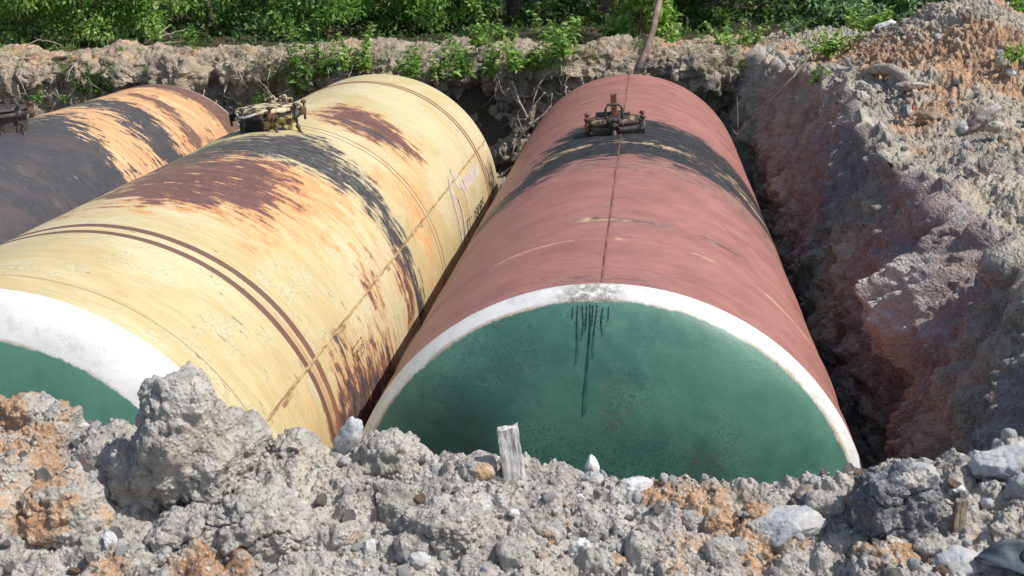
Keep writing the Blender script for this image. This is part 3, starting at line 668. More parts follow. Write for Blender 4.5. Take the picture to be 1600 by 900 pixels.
        # hand-scratched lines on the right shoulder
        for k, (sa, ya, yb) in enumerate(((.98, 2.02, 2.34), (1.05, 1.9, 2.22), (1.12, 1.86, 2.3), (.92, 2.2, 2.42))):
            q = n.math('ADD', sa, n.math('MULTIPLY', n.math('SUBTRACT', y, ya), -.35))
            base = n.mix(n.math('MULTIPLY', n.math('MULTIPLY', line(q, s, .004, .003), n.rng(y, ya, ya + .02)), n.rng(y, yb, yb - .02)), base, (.24, .08, .05))
    else:
        org = n.mix(n.rng(streak, .3, .65), (.46, .20, .09), (.66, .41, .215))
        org = n.mix(n.rng(patch, .5, .7, 0, .7), org, (.62, .48, .28))
        soot = n.mix(n.rng(streak2, .40, .75), (.055, .053, .058), (.088, .085, .092))
        soot = n.mix(n.rng(patch, .45, .65, 0, .6), soot, (.10, .075, .068))
        brown = n.mix(n.rng(streak2, .4, .6), (.12, .065, .052), (.20, .115, .085))
        base = n.mix(mask(m3, .42, .6), soot, (.42, .38, .27))
        base = n.mix(mask(m1), base, org); base = n.mix(mask(m2), base, brown)
        base = n.mix(n.math('MULTIPLY', n.rng(n.noise(n.vmul(P, (8, 30, 0)), 1, 2, .5), .72, .74), n.rng(s, .4, 1.0)), base, (.42, .41, .40))
    h = n.math('ADD', n.math('MULTIPLY', fine, .35), n.math('MULTIPLY', n.math('ADD', n.math('MULTIPLY', patch, .5), streak), 1.1))
    rough = n.rng(patch, .3, .7, .42, .62)
    return n.done(base, n.bump(h, .004, .45), rough)

def cap_paint(name, rw, kind):
    n = N(name, .5, .4); O = n.obj(); x, y, z = n.sep(O)
    r = n.math('SQRT', n.math('ADD', n.math('MULTIPLY', x, x), n.math('MULTIPLY', z, z)))
    patch = n.noise(O, 2.6, 6, .62); speck = n.noise(O, 120, 3, .65); fine = n.noise(O, 170, 2, .6)
    grn = n.mix(n.rng(patch, .3, .7), (.066, .172, .125), (.100, .235, .172))
    dirt = n.math('MULTIPLY', n.rng(patch, .46, .62), n.rng(speck, .5, .62))
    def blob(cx, cz, sx, sz):
        a = n.math('DIVIDE', n.math('SUBTRACT', x, cx), sx); b = n.math('DIVIDE', n.math('SUBTRACT', z, cz), sz)
        q = n.math('SQRT', n.math('ADD', n.math('MULTIPLY', a, a), n.math('MULTIPLY', b, b))); return n.rng(q, 1.5, .3)
    if kind == 'red':
        dirt = n.math('MAXIMUM', dirt, n.math('MULTIPLY', blob(-.05, .45, .75, .35), n.rng(n.noise(O, 75, 4, .75), .5, .6)))
        grn = n.mix(n.rng(n.noise(O, 1.6, 6, .65), .42, .60, 0, .8), grn, (.042, .125, .098)); grn = n.mix(n.math('MULTIPLY', dirt, .8), grn, (.028, .075, .055))
        for b_ in ((-.62, .72, .09, .16), (.12, .85, .08, .20), (.33, .30, .14, .06), (.26, -.0, .2, .1), (.55, .55, .12, .1)):
            grn = n.mix(n.math('MULTIPLY', blob(*b_), n.rng(n.noise(O, 60, 4, .7), .48, .62, 0, .75)), grn, (.10, .085, .065))
    else:
        grn = n.mix(n.math('MULTIPLY', dirt, .5), grn, (.045, .12, .085))
    wht = n.mix(n.rng(patch, .3, .7), (.56, .555, .53), (.70, .69, .67)); wht = n.mix(n.rng(n.noise(O, 14, 7, .8), .5, .64, 0, .5), wht, (.42, .41, .37))
    wht = n.mix(n.rng(speck, .36, .24, 0, .6), wht, (.30, .27, .22))
    edge = n.math('ADD', r, n.math('MULTIPLY', n.math('SUBTRACT', n.noise(O, 9, 8, .8), .5), .05))
    col = n.mix(n.rng(edge, rw - .006, rw + .006), grn, wht)
    ln = n.math('MULTIPLY', n.rng(n.math('ABSOLUTE', n.math('SUBTRACT', edge, rw + .004)), .012, .003), n.rng(patch, .42, .58, 0, .6))
    col = n.mix(ln, col, (.30, .20, .09))
    if kind == 'red':
        q = n.math('MULTIPLY', blob(0, 1.41, .17, .06), n.rng(n.noise(O, 30, 4, .75), .40, .5))
        col = n.mix(n.math('MULTIPLY', n.math('MULTIPLY', q, n.rng(r, rw - .01, rw)), .9), col, n.mix(n.rng(n.noise(O, 60, 3, .7), .45, .6), (.10, .09, .075), (.36, .33, .27)))
    col = n.mix(n.math('MULTIPLY', n.rng(r, R_T - .004, R_T - .001), .0), col, (.3, .1, .08))
    h = n.math('ADD', n.math('MULTIPLY', fine, .5), n.math('MULTIPLY', n.noise(O, 12, 5, .6), 1.2))
    return n.done(col, n.bump(h, .004, .5), n.rng(patch, .3, .7, .38, .55))

HEAD = .36
def head_y(r): return -HEAD*np.sqrt(np.clip(1 - (r/R_T)**2.7, 0, 1))
def make_tank(name, cx, cz, y0, y1, kind, label, masks, rings, dents, rw, parent_rz=0):
    root = empty(name, (cx, y0, cz)); tag(root, label, 'tank')
    L = y1 - y0
    th = np.radians(np.concatenate([np.linspace(-180, -100, 30, endpoint=False), np.linspace(-100, 110, 300, endpoint=False), np.linspace(110, 180, 26)]))
    ysn = np.linspace(0, L, 520)
    TH, YS = np.meshgrid(th, ysn, indexing='ij'); S = TH*R_T; T = YS + y0
    rad = np.full(S.shape, R_T)
    for (ry, h, w_) in rings: rad += h*np.exp(-((T - ry)/w_)**2)
    for (ds, dy, a, b, dep) in dents: rad -= dep*np.exp(-((S - ds)/a)**2 - ((T - dy)/b)**2)
    F3 = np.stack([S.ravel()*.9, T.ravel()*.9, 0*S.ravel() + 5], -1)
    rad += (.006*fbm(F3, 2, 1.4)).reshape(S.shape)*np.clip(YS/.3, 0, 1)*np.clip((L - YS)/.3, 0, 1)
    rad = np.where((YS < 1e-6) | (YS > L - 1e-6), R_T, rad)
    V = np.stack([rad*np.sin(TH), YS, rad*np.cos(TH)], -1).reshape(-1, 3)
    m = [np.zeros(S.shape) for _ in range(3)]
    for k, (mi, poly, soft, wgt) in enumerate(masks): m[mi] = np.maximum(m[mi], region(S, T, poly, soft*2.3)*wgt)
    o = mesh('shell', V, gridF(len(th), len(ysn))[:, ::-1].copy(), M['p_' + kind], root,
             attrs={'suv': np.stack([S, T, 0*S], -1).reshape(-1, 3), 'm1': m[0].ravel(), 'm2': m[1].ravel(), 'm3': m[2].ravel()})
    for nm, sg, yo in (('end_cap', 1, 0), ('end_cap', -1, L)):
        rr_ = R_T*np.sin(np.linspace(0, PI/2, 60)); q = np.linspace(0, 2*PI, 161)
        RR, QQ = np.meshgrid(rr_, q, indexing='ij')
        V = np.stack([RR*np.sin(QQ), yo + sg*head_y(RR), RR*np.cos(QQ)], -1).reshape(-1, 3)
        fv = np.clip(1 - (RR.ravel()/R_T)**6, 0, 1)
        V[:, 1] += sg*.018*fbm(V*(1, 0, 1) + 3, 2, .9)*fv
        if kind == 'red' and sg == 1: V[:, 1] += .10*np.exp(-((V[:, 0] + .95)/.34)**2 - ((V[:, 2] - .45)/.45)**2)*fv
        F = gridF(60, 161); 
        if sg == 1: F = F[:, ::-1].copy()
        mesh(nm, V, F, M['c_' + kind], root)
    return root
def seam(parent, s_, y0, y1, mat, r_=.0042):
    b = MB(); k = 60; b.tube([((R_T + .001)*math.sin(s_/R_T), y0 + (y1 - y0)*i/k, (R_T + .001)*math.cos(s_/R_T)) for i in range(k + 1)], [r_*(1 + .25*math.sin(i*2.7)) for i in range(k + 1)], 6)
    return b.build('weld_seam', mat, parent, True)
def on_shell(s_, y_, lift=.003): a = s_/R_T; return ((R_T + lift)*math.sin(a), y_, (R_T + lift)*math.cos(a))

M['p_yellow'] = shell_paint('peeling_yellow_paint', 'yellow'); M['p_red'] = shell_paint('faded_red_paint', 'red'); M['p_dark'] = shell_paint('burnt_orange_paint', 'dark')
M['c_red'] = cap_paint('green_end_with_white_rim', 1.390, 'red'); M['c_yellow'] = cap_paint('green_end_with_wide_white_rim', 1.255, 'yellow'); M['c_dark'] = M['p_cd'] = cap_paint('dirty_green_end', 1.3, 'dark')

brown = [(-.35, 1.55), (-.45, 2.66), (.04, 3.0), (.46, 3.2), (.79, 2.79), (.86, 2.04), (.75, 1.48), (.41, 1.43), (.2, 1.31)]
soot1 = [(-.5, 3.3), (-.4, 4.1), (.03, 4.12), (.51, 4.43), (1.0, 3.95), (1.53, 3.71), (1.93, 3.62), (2.38, 3.67), (2.35, 3.3), (1.71, 3.30), (1.23, 3.37), (.82, 3.27), (.43, 3.2)]
soot2 = [(.17, 5.4), (.24, 6.3), (.52, 6.24), (.93, 6.05), (1.27, 5.8), (1.21, 5.45), (.9, 5.15), (.58, 5.05)]
low = [(1.84, .83), (1.89, 1.2), (2.02, 1.75), (2.10, 2.25), (2.5, 2.3), (2.5, .5), (2.16, .45), (2.06, .71)]
tb = make_tank('fuel_tank', -3.0436, .3005, -.73, 9.03, 'yellow', 'big peeling yellow tank with black soot and brown bands, next to the red one',
    [(0, brown, .12, .80), (1, soot1, .12, .84), (0, soot2, .1, .82), (1, [(-.6, 2.7), (-.5, 4.2), (.5, 4.3), (.75, 3.4), (.2, 2.9)], .15, .5), (1, [(.3, 5.5), (.5, 5.6), (1.0, 5.5), (1.2, 5.45), (.9, 5.3), (.5, 5.3)], .06, .6),
     (0, [(-.9, 1.7), (-.8, 3.6), (0, 3.8), (.5, 3.6), (.3, 2.9), (-.2, 2.5)], .15, .8), (0, low, .13, .86), (1, low, .2, .60),
     (1, [(-.9, 2.2), (-.8, 3.9), (.3, 4.1), (.7, 3.3), (.1, 2.6)], .25, .52), (0, [(-.9, .9), (-.8, 2.2), (-.2, 2.4), (.2, 1.4)], .3, .5),
     (0, [(1.55, 3.2), (1.6, 3.6), (2.3, 3.7), (2.3, 2.9), (1.9, 2.9)], .1, .55),
     (0, [(1.52, 2.2), (1.52, 2.6), (1.8, 2.45), (2.0, 2.25), (1.8, 2.1)], .08, .5),
     (1, [(1.9, 8.3), (1.9, 8.8), (2.3, 8.9), (2.4, 8.3)], .06, .62),
     (2, [(.8, 3.5), (.9, 4.9), (1.4, 5.4), (2.4, 4.6), (2.4, 3.8), (1.4, 3.9)], .25, .68),
     (2, [(-.2, 1.2), (-.3, 3.1), (.6, 3.5), (1.4, 3.2), (1.3, 2.1), (.95, 1.2)], .3, 1.), (2, [(1.7, -.2), (1.8, .3), (2.4, .4), (2.4, -.4)], .1, .6),
     (2, [(.6, 5.0), (1.4, 5.1), (1.4, 6.0), (1.0, 6.4)], .2, .7)],
    [(-.5, .004, .02), (.645, .006, .03), (.485, .006, .03), (4.62, .006, .015), (4.74, .006, .015), (8.10, .008, .03), (8.22, .008, .03), (2.0, .002, .02)],
    [(1.39, 3.93, .08, .10, .02), (1.7, 4.13, .12, .12, .03), (.9, 1.2, .4, .5, .012), (1.6, 6.9, .35, .35, .012)], 1.25)
sr = [(-1.4, 3.4), (-.78, 4.4), (-.59, 5.8), (-.25, 6.1), (.42, 6.25), (.75, 6.15), (1.22, 6.0), (1.9, 5.8), (2.3, 5.0), (1.9, 4.2), (1.13, 4.0), (.68, 4.0), (.24, 4.0), (-.31, 3.95), (-.73, 3.4)]
ta = make_tank('fuel_tank', 0, 0, 0, 10.2, 'red', 'faded brick red tank with white rimmed green end',
    [(1, sr, .12, .9), (0, [(-1.3, 3.3), (-.9, 6.2), (.4, 6.6), (1.5, 6.3), (2.2, 5.8), (2.2, 2.9), (1.0, 2.9), (0, 3.1)], .3, .62),
     (0, [(-.15, 1.6), (.05, 1.66), (.5, 1.62), (.95, 1.66), (.9, 1.56), (.3, 1.46), (-.1, 1.48)], .05, 1), (0, [(-.28, .16), (.35, .18), (.4, 0), (-.25, 0)], .1, .95), (0, [(-.2, .62), (-.02, .66), (0, .58), (-.2, .54)], .06, .7), (0, [(-.12, 2.0), (.02, 2.05), (.02, 1.95), (-.1, 1.92)], .06, .65), (0, [(-.3, 8.3), (.6, 8.6), (.6, 8.2), (0, 8.1)], .15, .5),
     (2, [(-.12, 1.64), (.2, 1.58), (.2, 1.5), (-.1, 1.5)], .05, .6),
     (2, [(-1.3, 3.6), (-.6, 4.75), (0, 4.75), (.5, 4.85), (1.3, 4.6), (2.2, 4.5), (2.2, 4.2), (1.3, 4.35), (.6, 4.62), (0, 4.55), (-.6, 4.5)], .10, .62),
     (2, [(.6, 5.1), (1.2, 5.0), (2.0, 4.9), (2, 4.7), (1.2, 4.7)], .1, .55), (2, [(1.0, 3.9), (1.9, 3.7), (1.9, 3.4), (1.0, 3.7)], .12, .5)],
    [(1.02, .010, .022), (.30, .004, .02), (9.75, .005, .02), (2.6, .002, .02), (7.3, .003, .02)], [(.9, 3., .5, .8, .012)], 1.36)
b1 = [(-.6, 7.6), (.18, 7.75), (.83, 7.0), (1.22, 6.85), (2.0, 6.7), (2.0, 7.75), (1.16, 7.9), (.4, 8.5), (-.6, 8.5)]
b3 = [(-.2, 9.2), (.73, 8.95), (1.19, 8.6), (2.0, 8.3), (2.0, 10.35), (1.33, 10.5), (-.3, 10.6)]
tc = make_tank('fuel_tank', -6.5722, .1687, 2.4, 10.81, 'dark', 'soot black tank with bare orange far end',
    [(0, b1, .14, .8), (0, b3, .12, 1), (1, [(.1, 9.85), (.6, 9.75), (1.2, 9.35), (2, 9.2), (2, 8.9), (1.2, 9.0), (.6, 9.4), (.1, 9.6)], .07, .9), (1, [(-.2, 10.45), (1.3, 10.2), (2, 10.1), (2, 10.9), (-.5, 10.9)], .08, .8),
     (1, [(1.2, 8.6), (1.4, 9.9), (2.2, 9.9), (2.2, 8.3)], .2, .6), (2, [(-.4, 6.9), (.1, 7.5), (.5, 7.6), (.3, 8.6), (-.4, 8.9), (-.9, 8.0)], .3, .62)],
    [(9.95, .006, .03), (8.1, .004, .02), (5.0, .003, .02), (6.4, .003, .02)],
    [(.81, 5.73, .12, .07, .02), (1.35, 5.18, .14, .06, .025), (.89, 5.24, .10, .05, .02), (1.49, 5.4, .14, .06, .025), (1.3, 6.0, .1, .05, .015)], 1.3)
td = make_tank('fuel_tank', -9.72, .30, 2.6, 11.0, 'dark', 'dull brown tank just showing at the left edge beyond the black one',
    [(1, [(-2, 2.5), (-2, 11.2), (2.4, 11.2), (2.4, 2.5)], .1, .8)], [(10.3, .006, .03)], [], 1.3)

M['seam_red'] = plain('rusty_red_seam', (.11, .05, .04), (.28, .12, .10), 12, .8, .2, .002); M['seam_yellow'] = plain('rusty_yellow_seam', (.16, .09, .04), (.50, .37, .19), 9, .8, .2, .002)
seam(ta, .06, 0.02, 10.15, M['seam_red']); seam(tb, 1.70, .02, 9.7, M['seam_yellow'], .0045)
# paint drips on the red tank's green end (head coordinates)
def cap_pt(x, z, lift): r = math.hypot(x, z); return (x, float(head_y(np.array(r))) - lift, z)
n = N('dark_green_drip', .4, .5); M['drip'] = n.done((.010, .045, .032))
mb = MB()
for (x0, z0, ln, r_) in ((.005, 1.375, .53, .0032), (-.055, 1.37, .27, .0025), (-.03, 1.37, .16, .0025), (-.012, 1.37, .11, .003), (.035, 1.37, .24, .0026), (.07, 1.36, .13, .003), (-.085, 1.365, .05, .003), (.10, 1.36, .06, .0025), (.02, 1.37, .09, .003)):
    pts = []
    for i in range(14):
        t_ = i/13; x_ = x0 - .04*t_*ln/.5 + .005*math.sin(t_*5 + x0*40)*(ln > .12); z_ = z0 - t_*ln; pts.append(cap_pt(x_, z_, .001))
    mb.tube(pts, [r_*(1 - .45*i/13)*(1 + .3*math.sin(i*2.1)) for i in range(14)], 6)
mb.build('paint_drips', M['drip'], ta, True)

# stencilled writing, wrapped on the yellow shell
def shell_text(txt, parent, s0, y0w, size, mat, name, sx=1.0, flip=1):
    cu = bpy.data.curves.new('txt', 'FONT'); cu.body = txt; cu.size = size; ob = bpy.data.objects.new('txt', cu); C.objects.link(ob)
    dg = bpy.context.evaluated_depsgraph_get(); me = bpy.data.meshes.new_from_object(ob.evaluated_get(dg))
    import bmesh
    bm = bmesh.new(); bm.from_mesh(me); bmesh.ops.triangulate(bm, faces=bm.faces)
    bmesh.ops.subdivide_edges(bm, edges=bm.edges, cuts=2, use_grid_fill=True)
    V = []
    for v in bm.verts: V.append(on_shell(s0 - v.co.y, y0w + v.co.x*sx - parent.location.y, .004))
    F = [[v.index for v in f.verts] for f in bm.faces]; bm.free(); bpy.data.objects.remove(ob)
    return mesh(name, V, F, mat, parent, False)
def strip(pts, wid, parent, mat, name, lift=.004):
    V = []; F = []
    P = [np.array(p, float) for p in pts]; 
    fine_ = []
    for a, b in zip(P[:-1], P[1:]):
        for k in range(8): fine_.append(a + (b - a)*k/8)
    fine_.append(P[-1]); P = fine_; n_ = len(P)
    for i, p in enumerate(P):
        t_ = P[min(i + 1, n_ - 1)] - P[max(i - 1, 0)]; t_ /= np.linalg.norm(t_); q = np.array([-t_[1], t_[0]])
        w_ = wid[0] + (wid[1] - wid[0])*i/(n_ - 1)
        for sg in (-1, 1): a = p + q*sg*w_/2; V.append(on_shell(a[0], a[1] - parent.location.y, lift))
    F = [(2*i, 2*i + 1, 2*i + 3, 2*i + 2) for i in range(n_ - 1)]
    return V, F
n = N('worn_black_stencil', .6, .3); o_ = n.noise(n.obj(), 22, 4, .7); M['stencil'] = n.done(n.mix(n.rng(o_, .5, .62), (.05, .045, .035), (.45, .36, .20)))
n = N('worn_lilac_paint', .6, .3); o_ = n.noise(n.obj(), 14, 5, .7); M['lilac'] = n.done(n.mix(n.rng(o_, .42, .60), (.42, .37, .38), (.60, .50, .34)))
shell_text('П', tb, 2.30, 6.30, .24, M['stencil'], 'stencil_lettering', 1.5)
shell_text('| 08085', tb, 2.27, 6.62, .19, M['stencil'], 'stencil_lettering', 1.9)
shell_text('08303', tb, 2.44, 6.90, .17, M['stencil'], 'stencil_lettering', 1.9)
shell_text('ГРЧ10', tb, 1.935, 1.31, .050, M['stencil'], 'stencil_lettering', 1.7)
mb = MB()
for a, b in (((1.868, 1.29), (1.868, 1.59)), ((1.955, 1.27), (1.955, 1.57)), ((1.868, 1.29), (1.955, 1.27)), ((1.868, 1.59), (1.955, 1.57))):
    mb.add(*strip([a, b], (.008, .008), tb, None, ''))
mb.build('stencil_frame', M['stencil'], tb)
mb = MB()
for k, (pts, wd) in enumerate(((((1.83, 6.78), (1.85, 7.92)), (.13, .12)), (((1.66, 6.22), (1.75, 6.06), (1.88, 5.95), (2.05, 5.92), (2.3, 5.92)), (.10, .13)),
                (((1.68, 6.42), (1.75, 6.62), (1.85, 6.68), (2.0, 6.68), (2.15, 6.58)), (.22, .06)), (((1.84, 6.2), (1.95, 6.22), (2.08, 6.18), (2.3, 6.1)), (.05, .10)))):
    mb.add(*strip(pts, wd, tb, None, '', .0035 + .0006*k))
mb.build('painted_emblem', M['lilac'], tb)

# manholes
def manhole(parent, y_, rad, neck, mats, kind):
    yl = y_ - parent.location.y; z0 = R_T - .03
    root = MB().lathe([(rad*.86, 0), (rad*.86, neck), (rad*1.02, neck + .002), (rad*1.04, neck + .02), (rad*1.02, neck + .045), (rad*.8, neck + .05)], 44).build('manhole', mats[0], parent, False, (0, yl, z0))
    lid = MB().lathe([(rad*.99, neck + .055), (rad*1.0, neck + .075), (rad*.95, neck + .09), (rad*.6, neck + .108), (.02, neck + .115)], 44).build('lid', mats[1], root, True)
    nb = 8 if kind != 'red' else 6
    for i in range(nb):
        a = 2*PI*i/nb + .35 + (.2 if kind == 'red' else 0); ca, sa = math.cos(a), math.sin(a); b = MB()
        b.box((ca*rad*1.05, sa*rad*1.05, neck + .03), (.05, .06, .07), rz=a, bev=.2)
        b.tube([(ca*rad*1.08, sa*rad*1.08, neck - .05), (ca*rad*1.08, sa*rad*1.08, neck + .125)], .011, 8)
        b.lathe([(.0, .0), (.024, .004), (.026, .02), (.018, .032), (.0, .034)], 8, (ca*rad*1.08, sa*rad*1.08, neck + .095), cap=False)
        if i % 2: b.tube([(ca*rad*1.08, sa*rad*1.08, neck - .04), (ca*rad*1.16, sa*rad*1.16, neck - .09), (ca*rad*1.05, sa*rad*1.05, neck - .13)], .010, 6)
        b.build('clamp_bolt', M['rusty_iron'] if (i % 3 == 0) else mats[2], root, True)
    if kind == 'red':
        MB().box((0, -.02, neck + .20), (.055, .055, .24), bev=.1).build('post', M['rusty_iron'], root)
        b = MB(); b.tube([(-.075, -rad*.55, neck + .06), (-.075, -rad*.55, neck + .20), (-.055, -rad*.55, neck + .235), (.055, -rad*.55, neck + .235), (.075, -rad*.55, neck + .20), (.075, -rad*.55, neck + .06)], .013, 8)
        b.build('bracket', mats[2], root, True)
        b = MB(); b.box((0, 0, neck + .10), (.11, rad*2.1, .05), bev=.2); b.box((-.10, .02, neck + .13), (.15, .06, .035)); b.box((.08, .03, neck + .12), (.13, .05, .03)); b.build('crossbar', mats[2], root)
        b = MB(); c0 = np.array([0, -rad*1.12, neck - .02])
        b.tube([c0 + (0, .02, .10), c0, c0 + (0, -.03, -.04)], [.02, .026, .03], 8)
        for dx, dy in ((-.17, -.06), (.16, -.05), (.0, -.1)): b.tube([c0 + (0, -.02, -.02), c0 + (dx*.5, dy*.5 - .02, -.035), c0 + (dx, dy - .02, -.085)], [.022, .019, .016], 8)
        b.tube([c0 + (-.045, 0, .05), c0 + (-.02, -.02, .10), c0 + (.02, -.02, .10), c0 + (.045, 0, .05)], .010, 6)
        b.build('wing_nut_handle', mats[2], root, True)
    else:
        b = MB(); a0 = -PI/2 - .42; pts = [(rad*(.93 + .22*math.sin(PI*t_))*math.cos(a0 - .42 + .84*t_), rad*(.93 + .22*math.sin(PI*t_))*math.sin(a0 - .42 + .84*t_), neck + .075 - .03*math.sin(PI*t_)) for t_ in np.linspace(0, 1, 12)]
        b.tube(pts, .011, 8); b.build('handle', M['steel'] if kind == 'yellow' else mats[2], root, True)
        b = MB(); b.box((-.02, rad*.72, neck + .12), (.07, .12, .08), rz=.1, ry=-.3, bev=.2); b.box((.09, rad*.74, neck + .12), (.06, .12, .09), rz=.1, ry=-.3, bev=.2); b.box((.03, rad*.9, neck + .11), (.26, .05, .05), bev=.2)
        b.build('hinge', mats[1], root)
        for pts in ([(rad*.3, -rad*.9, .06), (rad*.45, -rad*1.0, .065), (rad*.62, -rad*1.15, -.01)], [(-rad*.5, -rad*.85, .02), (-rad*.6, -rad*1.1, -.02)], [(rad*.95, -rad*.45, .05), (rad*1.25, -rad*.7, -.05)]):
            MB().tube(pts, .012, 8).build('clamp_rod', mats[2], root, True)
    return root
n = N('sooty_yellow_lid', .8, .2); P = n.obj(); q = n.noise(P, 9, 6, .7); M['lid_y'] = n.done(n.mix(n.rng(q, .46, .56), (.06, .045, .035), (.52, .44, .27)), n.bump(n.noise(P, 40, 4, .7), .006, .8))
n = N('sooty_yellow_neck', .8, .2); P = n.obj(); q = n.noise(P, 5, 6, .7); M['neck_y'] = n.done(n.mix(n.rng(q, .52, .6), (.022, .022, .026), (.48, .40, .16)), n.bump(n.noise(P, 40, 4, .7), .006, .8))
n = N('sooty_red_lid', .8, .2); P = n.obj(); q = n.noise(P, 11, 6, .7); M['lid_r'] = n.done(n.mix(n.rng(q, .5, .6), (.05, .035, .03), (.34, .22, .16)), n.bump(n.noise(P, 40, 4, .7), .008, .8))
M['steel'] = plain('bare_steel_rod', (.30, .30, .30), (.45, .45, .45), 20, .5, .5, .001)
manhole(ta, 5.4, .275, .05, (M['iron'], M['lid_r'], M['iron']), 'red')
manhole(tb, 4.62, .30, .12, (M['neck_y'], M['lid_y'], M['iron']), 'yellow')
manhole(tc, 6.55, .30, .18, (M['iron'], M['iron'], M['iron']), 'dark')

# ------------------------------------------------------------------ vegetation
def leaves(P, D, L, W, seed=0, droop=0.):
    """leaf blades at points P with directions D; 6-vertex folded leaves. returns V,F,rnd"""
    n_ = len(P); r = np.random.default_rng(seed); D = D/np.maximum(np.linalg.norm(D, axis=1), 1e-6)[:, None]
    up = r.normal(size=(n_, 3))*.55 + (.25, -.25, 1); sd = np.cross(D, up); sd /= np.maximum(np.linalg.norm(sd, axis=1), 1e-6)[:, None]; nn_ = np.cross(sd, D)
    L = np.asarray(L)[:, None] if np.ndim(L) else np.full((n_, 1), L); W = np.asarray(W)[:, None] if np.ndim(W) else np.full((n_, 1), W)
    a = P; b = P + D*L*.45 + sd*W*.5 + nn_*W*.18; c = P + D*L*.45 - sd*W*.5 + nn_*W*.18; m_ = P + D*L*.5; e = P + D*L - nn_*L*droop
    V = np.stack([a, b, m_, c, e], 1).reshape(-1, 3); i = np.arange(n_)[:, None]*5
    F = np.concatenate([i + np.array([[0, 1, 2]]), i + np.array([[0, 2, 3]]), i + np.array([[1, 4, 2]]), i + np.array([[2, 4, 3]])])
    return V, F, np.repeat(np.clip(r.normal(.5, .25, n_), 0, 1), 5)
def crown_points(n_, centres, radii, r):
    k = r.integers(0, len(centres), n_); q = r.normal(size=(n_, 3)); q /= np.linalg.norm(q, axis=1)[:, None]
    rad = r.random(n_)**.45; return centres[k] + q*radii[k][:, None]*rad[:, None]*np.array([1, 1, .8]), q
def shrub(name, x, y, h, wd, mat, label, cat, group=None, n_leaf=4000, leaf=.07, seed=1, trunk=True, base=0., clumps=24, z0=None):
    z0 = float(gz(np.array(x), np.array(y))) - .05 if z0 is None else z0
    r = np.random.default_rng(seed); root = empty(name, (x, y, z0)); tag(root, label, cat, group)
    cc = r.uniform(-1, 1, (clumps, 3)); cc[:, 0] *= wd*.42; cc[:, 1] *= wd*.36; cc[:, 2] = base + (h - base)*r.uniform(.10, .92, clumps)
    tp = 1 - .35*np.clip((cc[:, 2] - base)/(h - base), 0, 1); cc[:, 0] *= tp; cc[:, 1] *= tp
    rd = wd*r.uniform(.07, .17, clumps)
    P, q = crown_points(n_leaf, cc, rd, r); P[:, 2] = np.maximum(P[:, 2], .02)
    D = q + r.normal(size=P.shape)*.6 + (0, 0, -.15)
    V, F, rn = leaves(P, D, leaf*r.uniform(.6, 1.4, n_leaf), leaf*.55*r.uniform(.7, 1.2, n_leaf), seed, .15)
    tint = np.repeat(.22*np.sin(np.arange(n_leaf)*0 + P[:, 0]*3.1 + P[:, 2]*4), 5)
    mesh('crown' if trunk else 'foliage', V, F, M[mat], root, False, {'rnd': np.clip(rn + tint, 0, 1)})
    b = MB()
    if trunk:
        lean = r.normal(size=2)*.05; pts = [(lean[0]*h*t_ + .05*math.sin(3*t_ + seed), lean[1]*h*t_, h*.8*t_) for t_ in np.linspace(0, 1, 7)]
        b.tube(pts, [.018*h*(1 - .7*t_) + .01 for t_ in np.linspace(0, 1, 7)], 9)
        b.build('trunk', M['bark'], root, True); b = MB()
        for c in cc[:10]:
            t_ = np.clip(c[2]/h*.7, .15, .75); s_ = np.array([lean[0]*h*t_, lean[1]*h*t_, h*.8*t_]); mid = (s_ + c)/2 + (0, 0, .04*h)
            b.tube([s_, mid, c], [.007*h, .005*h, .002*h], 6)
        b.build('limb', M['bark'], root, True)
    else:
        for c in cc[:12]:
            b.tube([(c[0]*.15, c[1]*.15, 0), (c[0]*.6, c[1]*.6, c[2]*.55), c], [.012, .009, .004], 5)
        b.build('stem', M['bark'], root, True)
    return root
sk = 0
def px_x(px, Y):
    d = pix_ray(px, 60); return float(EYE[0] + d[0]*(Y - EYE[1])/d[1])
shr = [ # pixel column, depth, height, width, leaf material, leaves, leaf size, label
 (30, 14.6, 2.0, 2.6, 'leaf_bright', 5200, .060, 'bright green bush at the far left behind the bank'),
 (130, 14.9, 2.4, 2.7, 'leaf_bright', 5600, .060, 'dense bright bush above the left part of the bank'),
 (215, 15.3, 2.2, 1.9, 'leaf_bright', 4200, .060, 'bright bush touching the dark gap with fallen twigs'),
 (410, 16.8, 1.3, 2.4, 'leaf_mid', 3600, .07, 'low mid green bush in shade left of the ferny bush'),
 (500, 15.2, 1.55, 1.7, 'leaf_mid', 4800, .055, 'ferny mid green bush behind the tall weed'),
 (640, 16.6, 1.3, 2.2, 'leaf_mid', 3300, .075, 'shaded broad leaved bush behind the yellow tank end'),
 (735, 17.4, 1.4, 1.9, 'leaf_mid', 2600, .075, 'loose mid green bush between the yellow and red tank ends'),
 (990, 13.6, 1.6, 1.3, 'leaf_bright', 2200, .10, 'glowing light green sapling bush left of the leaning trunk'),
 (1100, 16.6, 1.7, 1.6, 'leaf_dark', 2600, .07, 'dark speckled bush right of the leaning trunk'),
 (1300, 15.5, .65, 1.0, 'leaf_blue', 1300, .07, 'low bluish green bush at the left foot of the spoil heap'),
 (1385, 14.4, .75, 1.0, 'leaf_blue', 1300, .07, 'bluish green bush against the spoil heap slope'),
 (1600, 14.0, 1.5, 1.5, 'leaf_mid', 2600, .07, 'green bush peeking out right of the spoil heap top')]
for px, Y, h, wd, mt, nl, lf, lab in shr:
    sk += 1; shrub('shrub', px_x(px, Y - .6), Y - .6, h, wd, mt, lab, 'bush', None, int(nl*1.1), lf*1.45, sk*5 + 1, False)
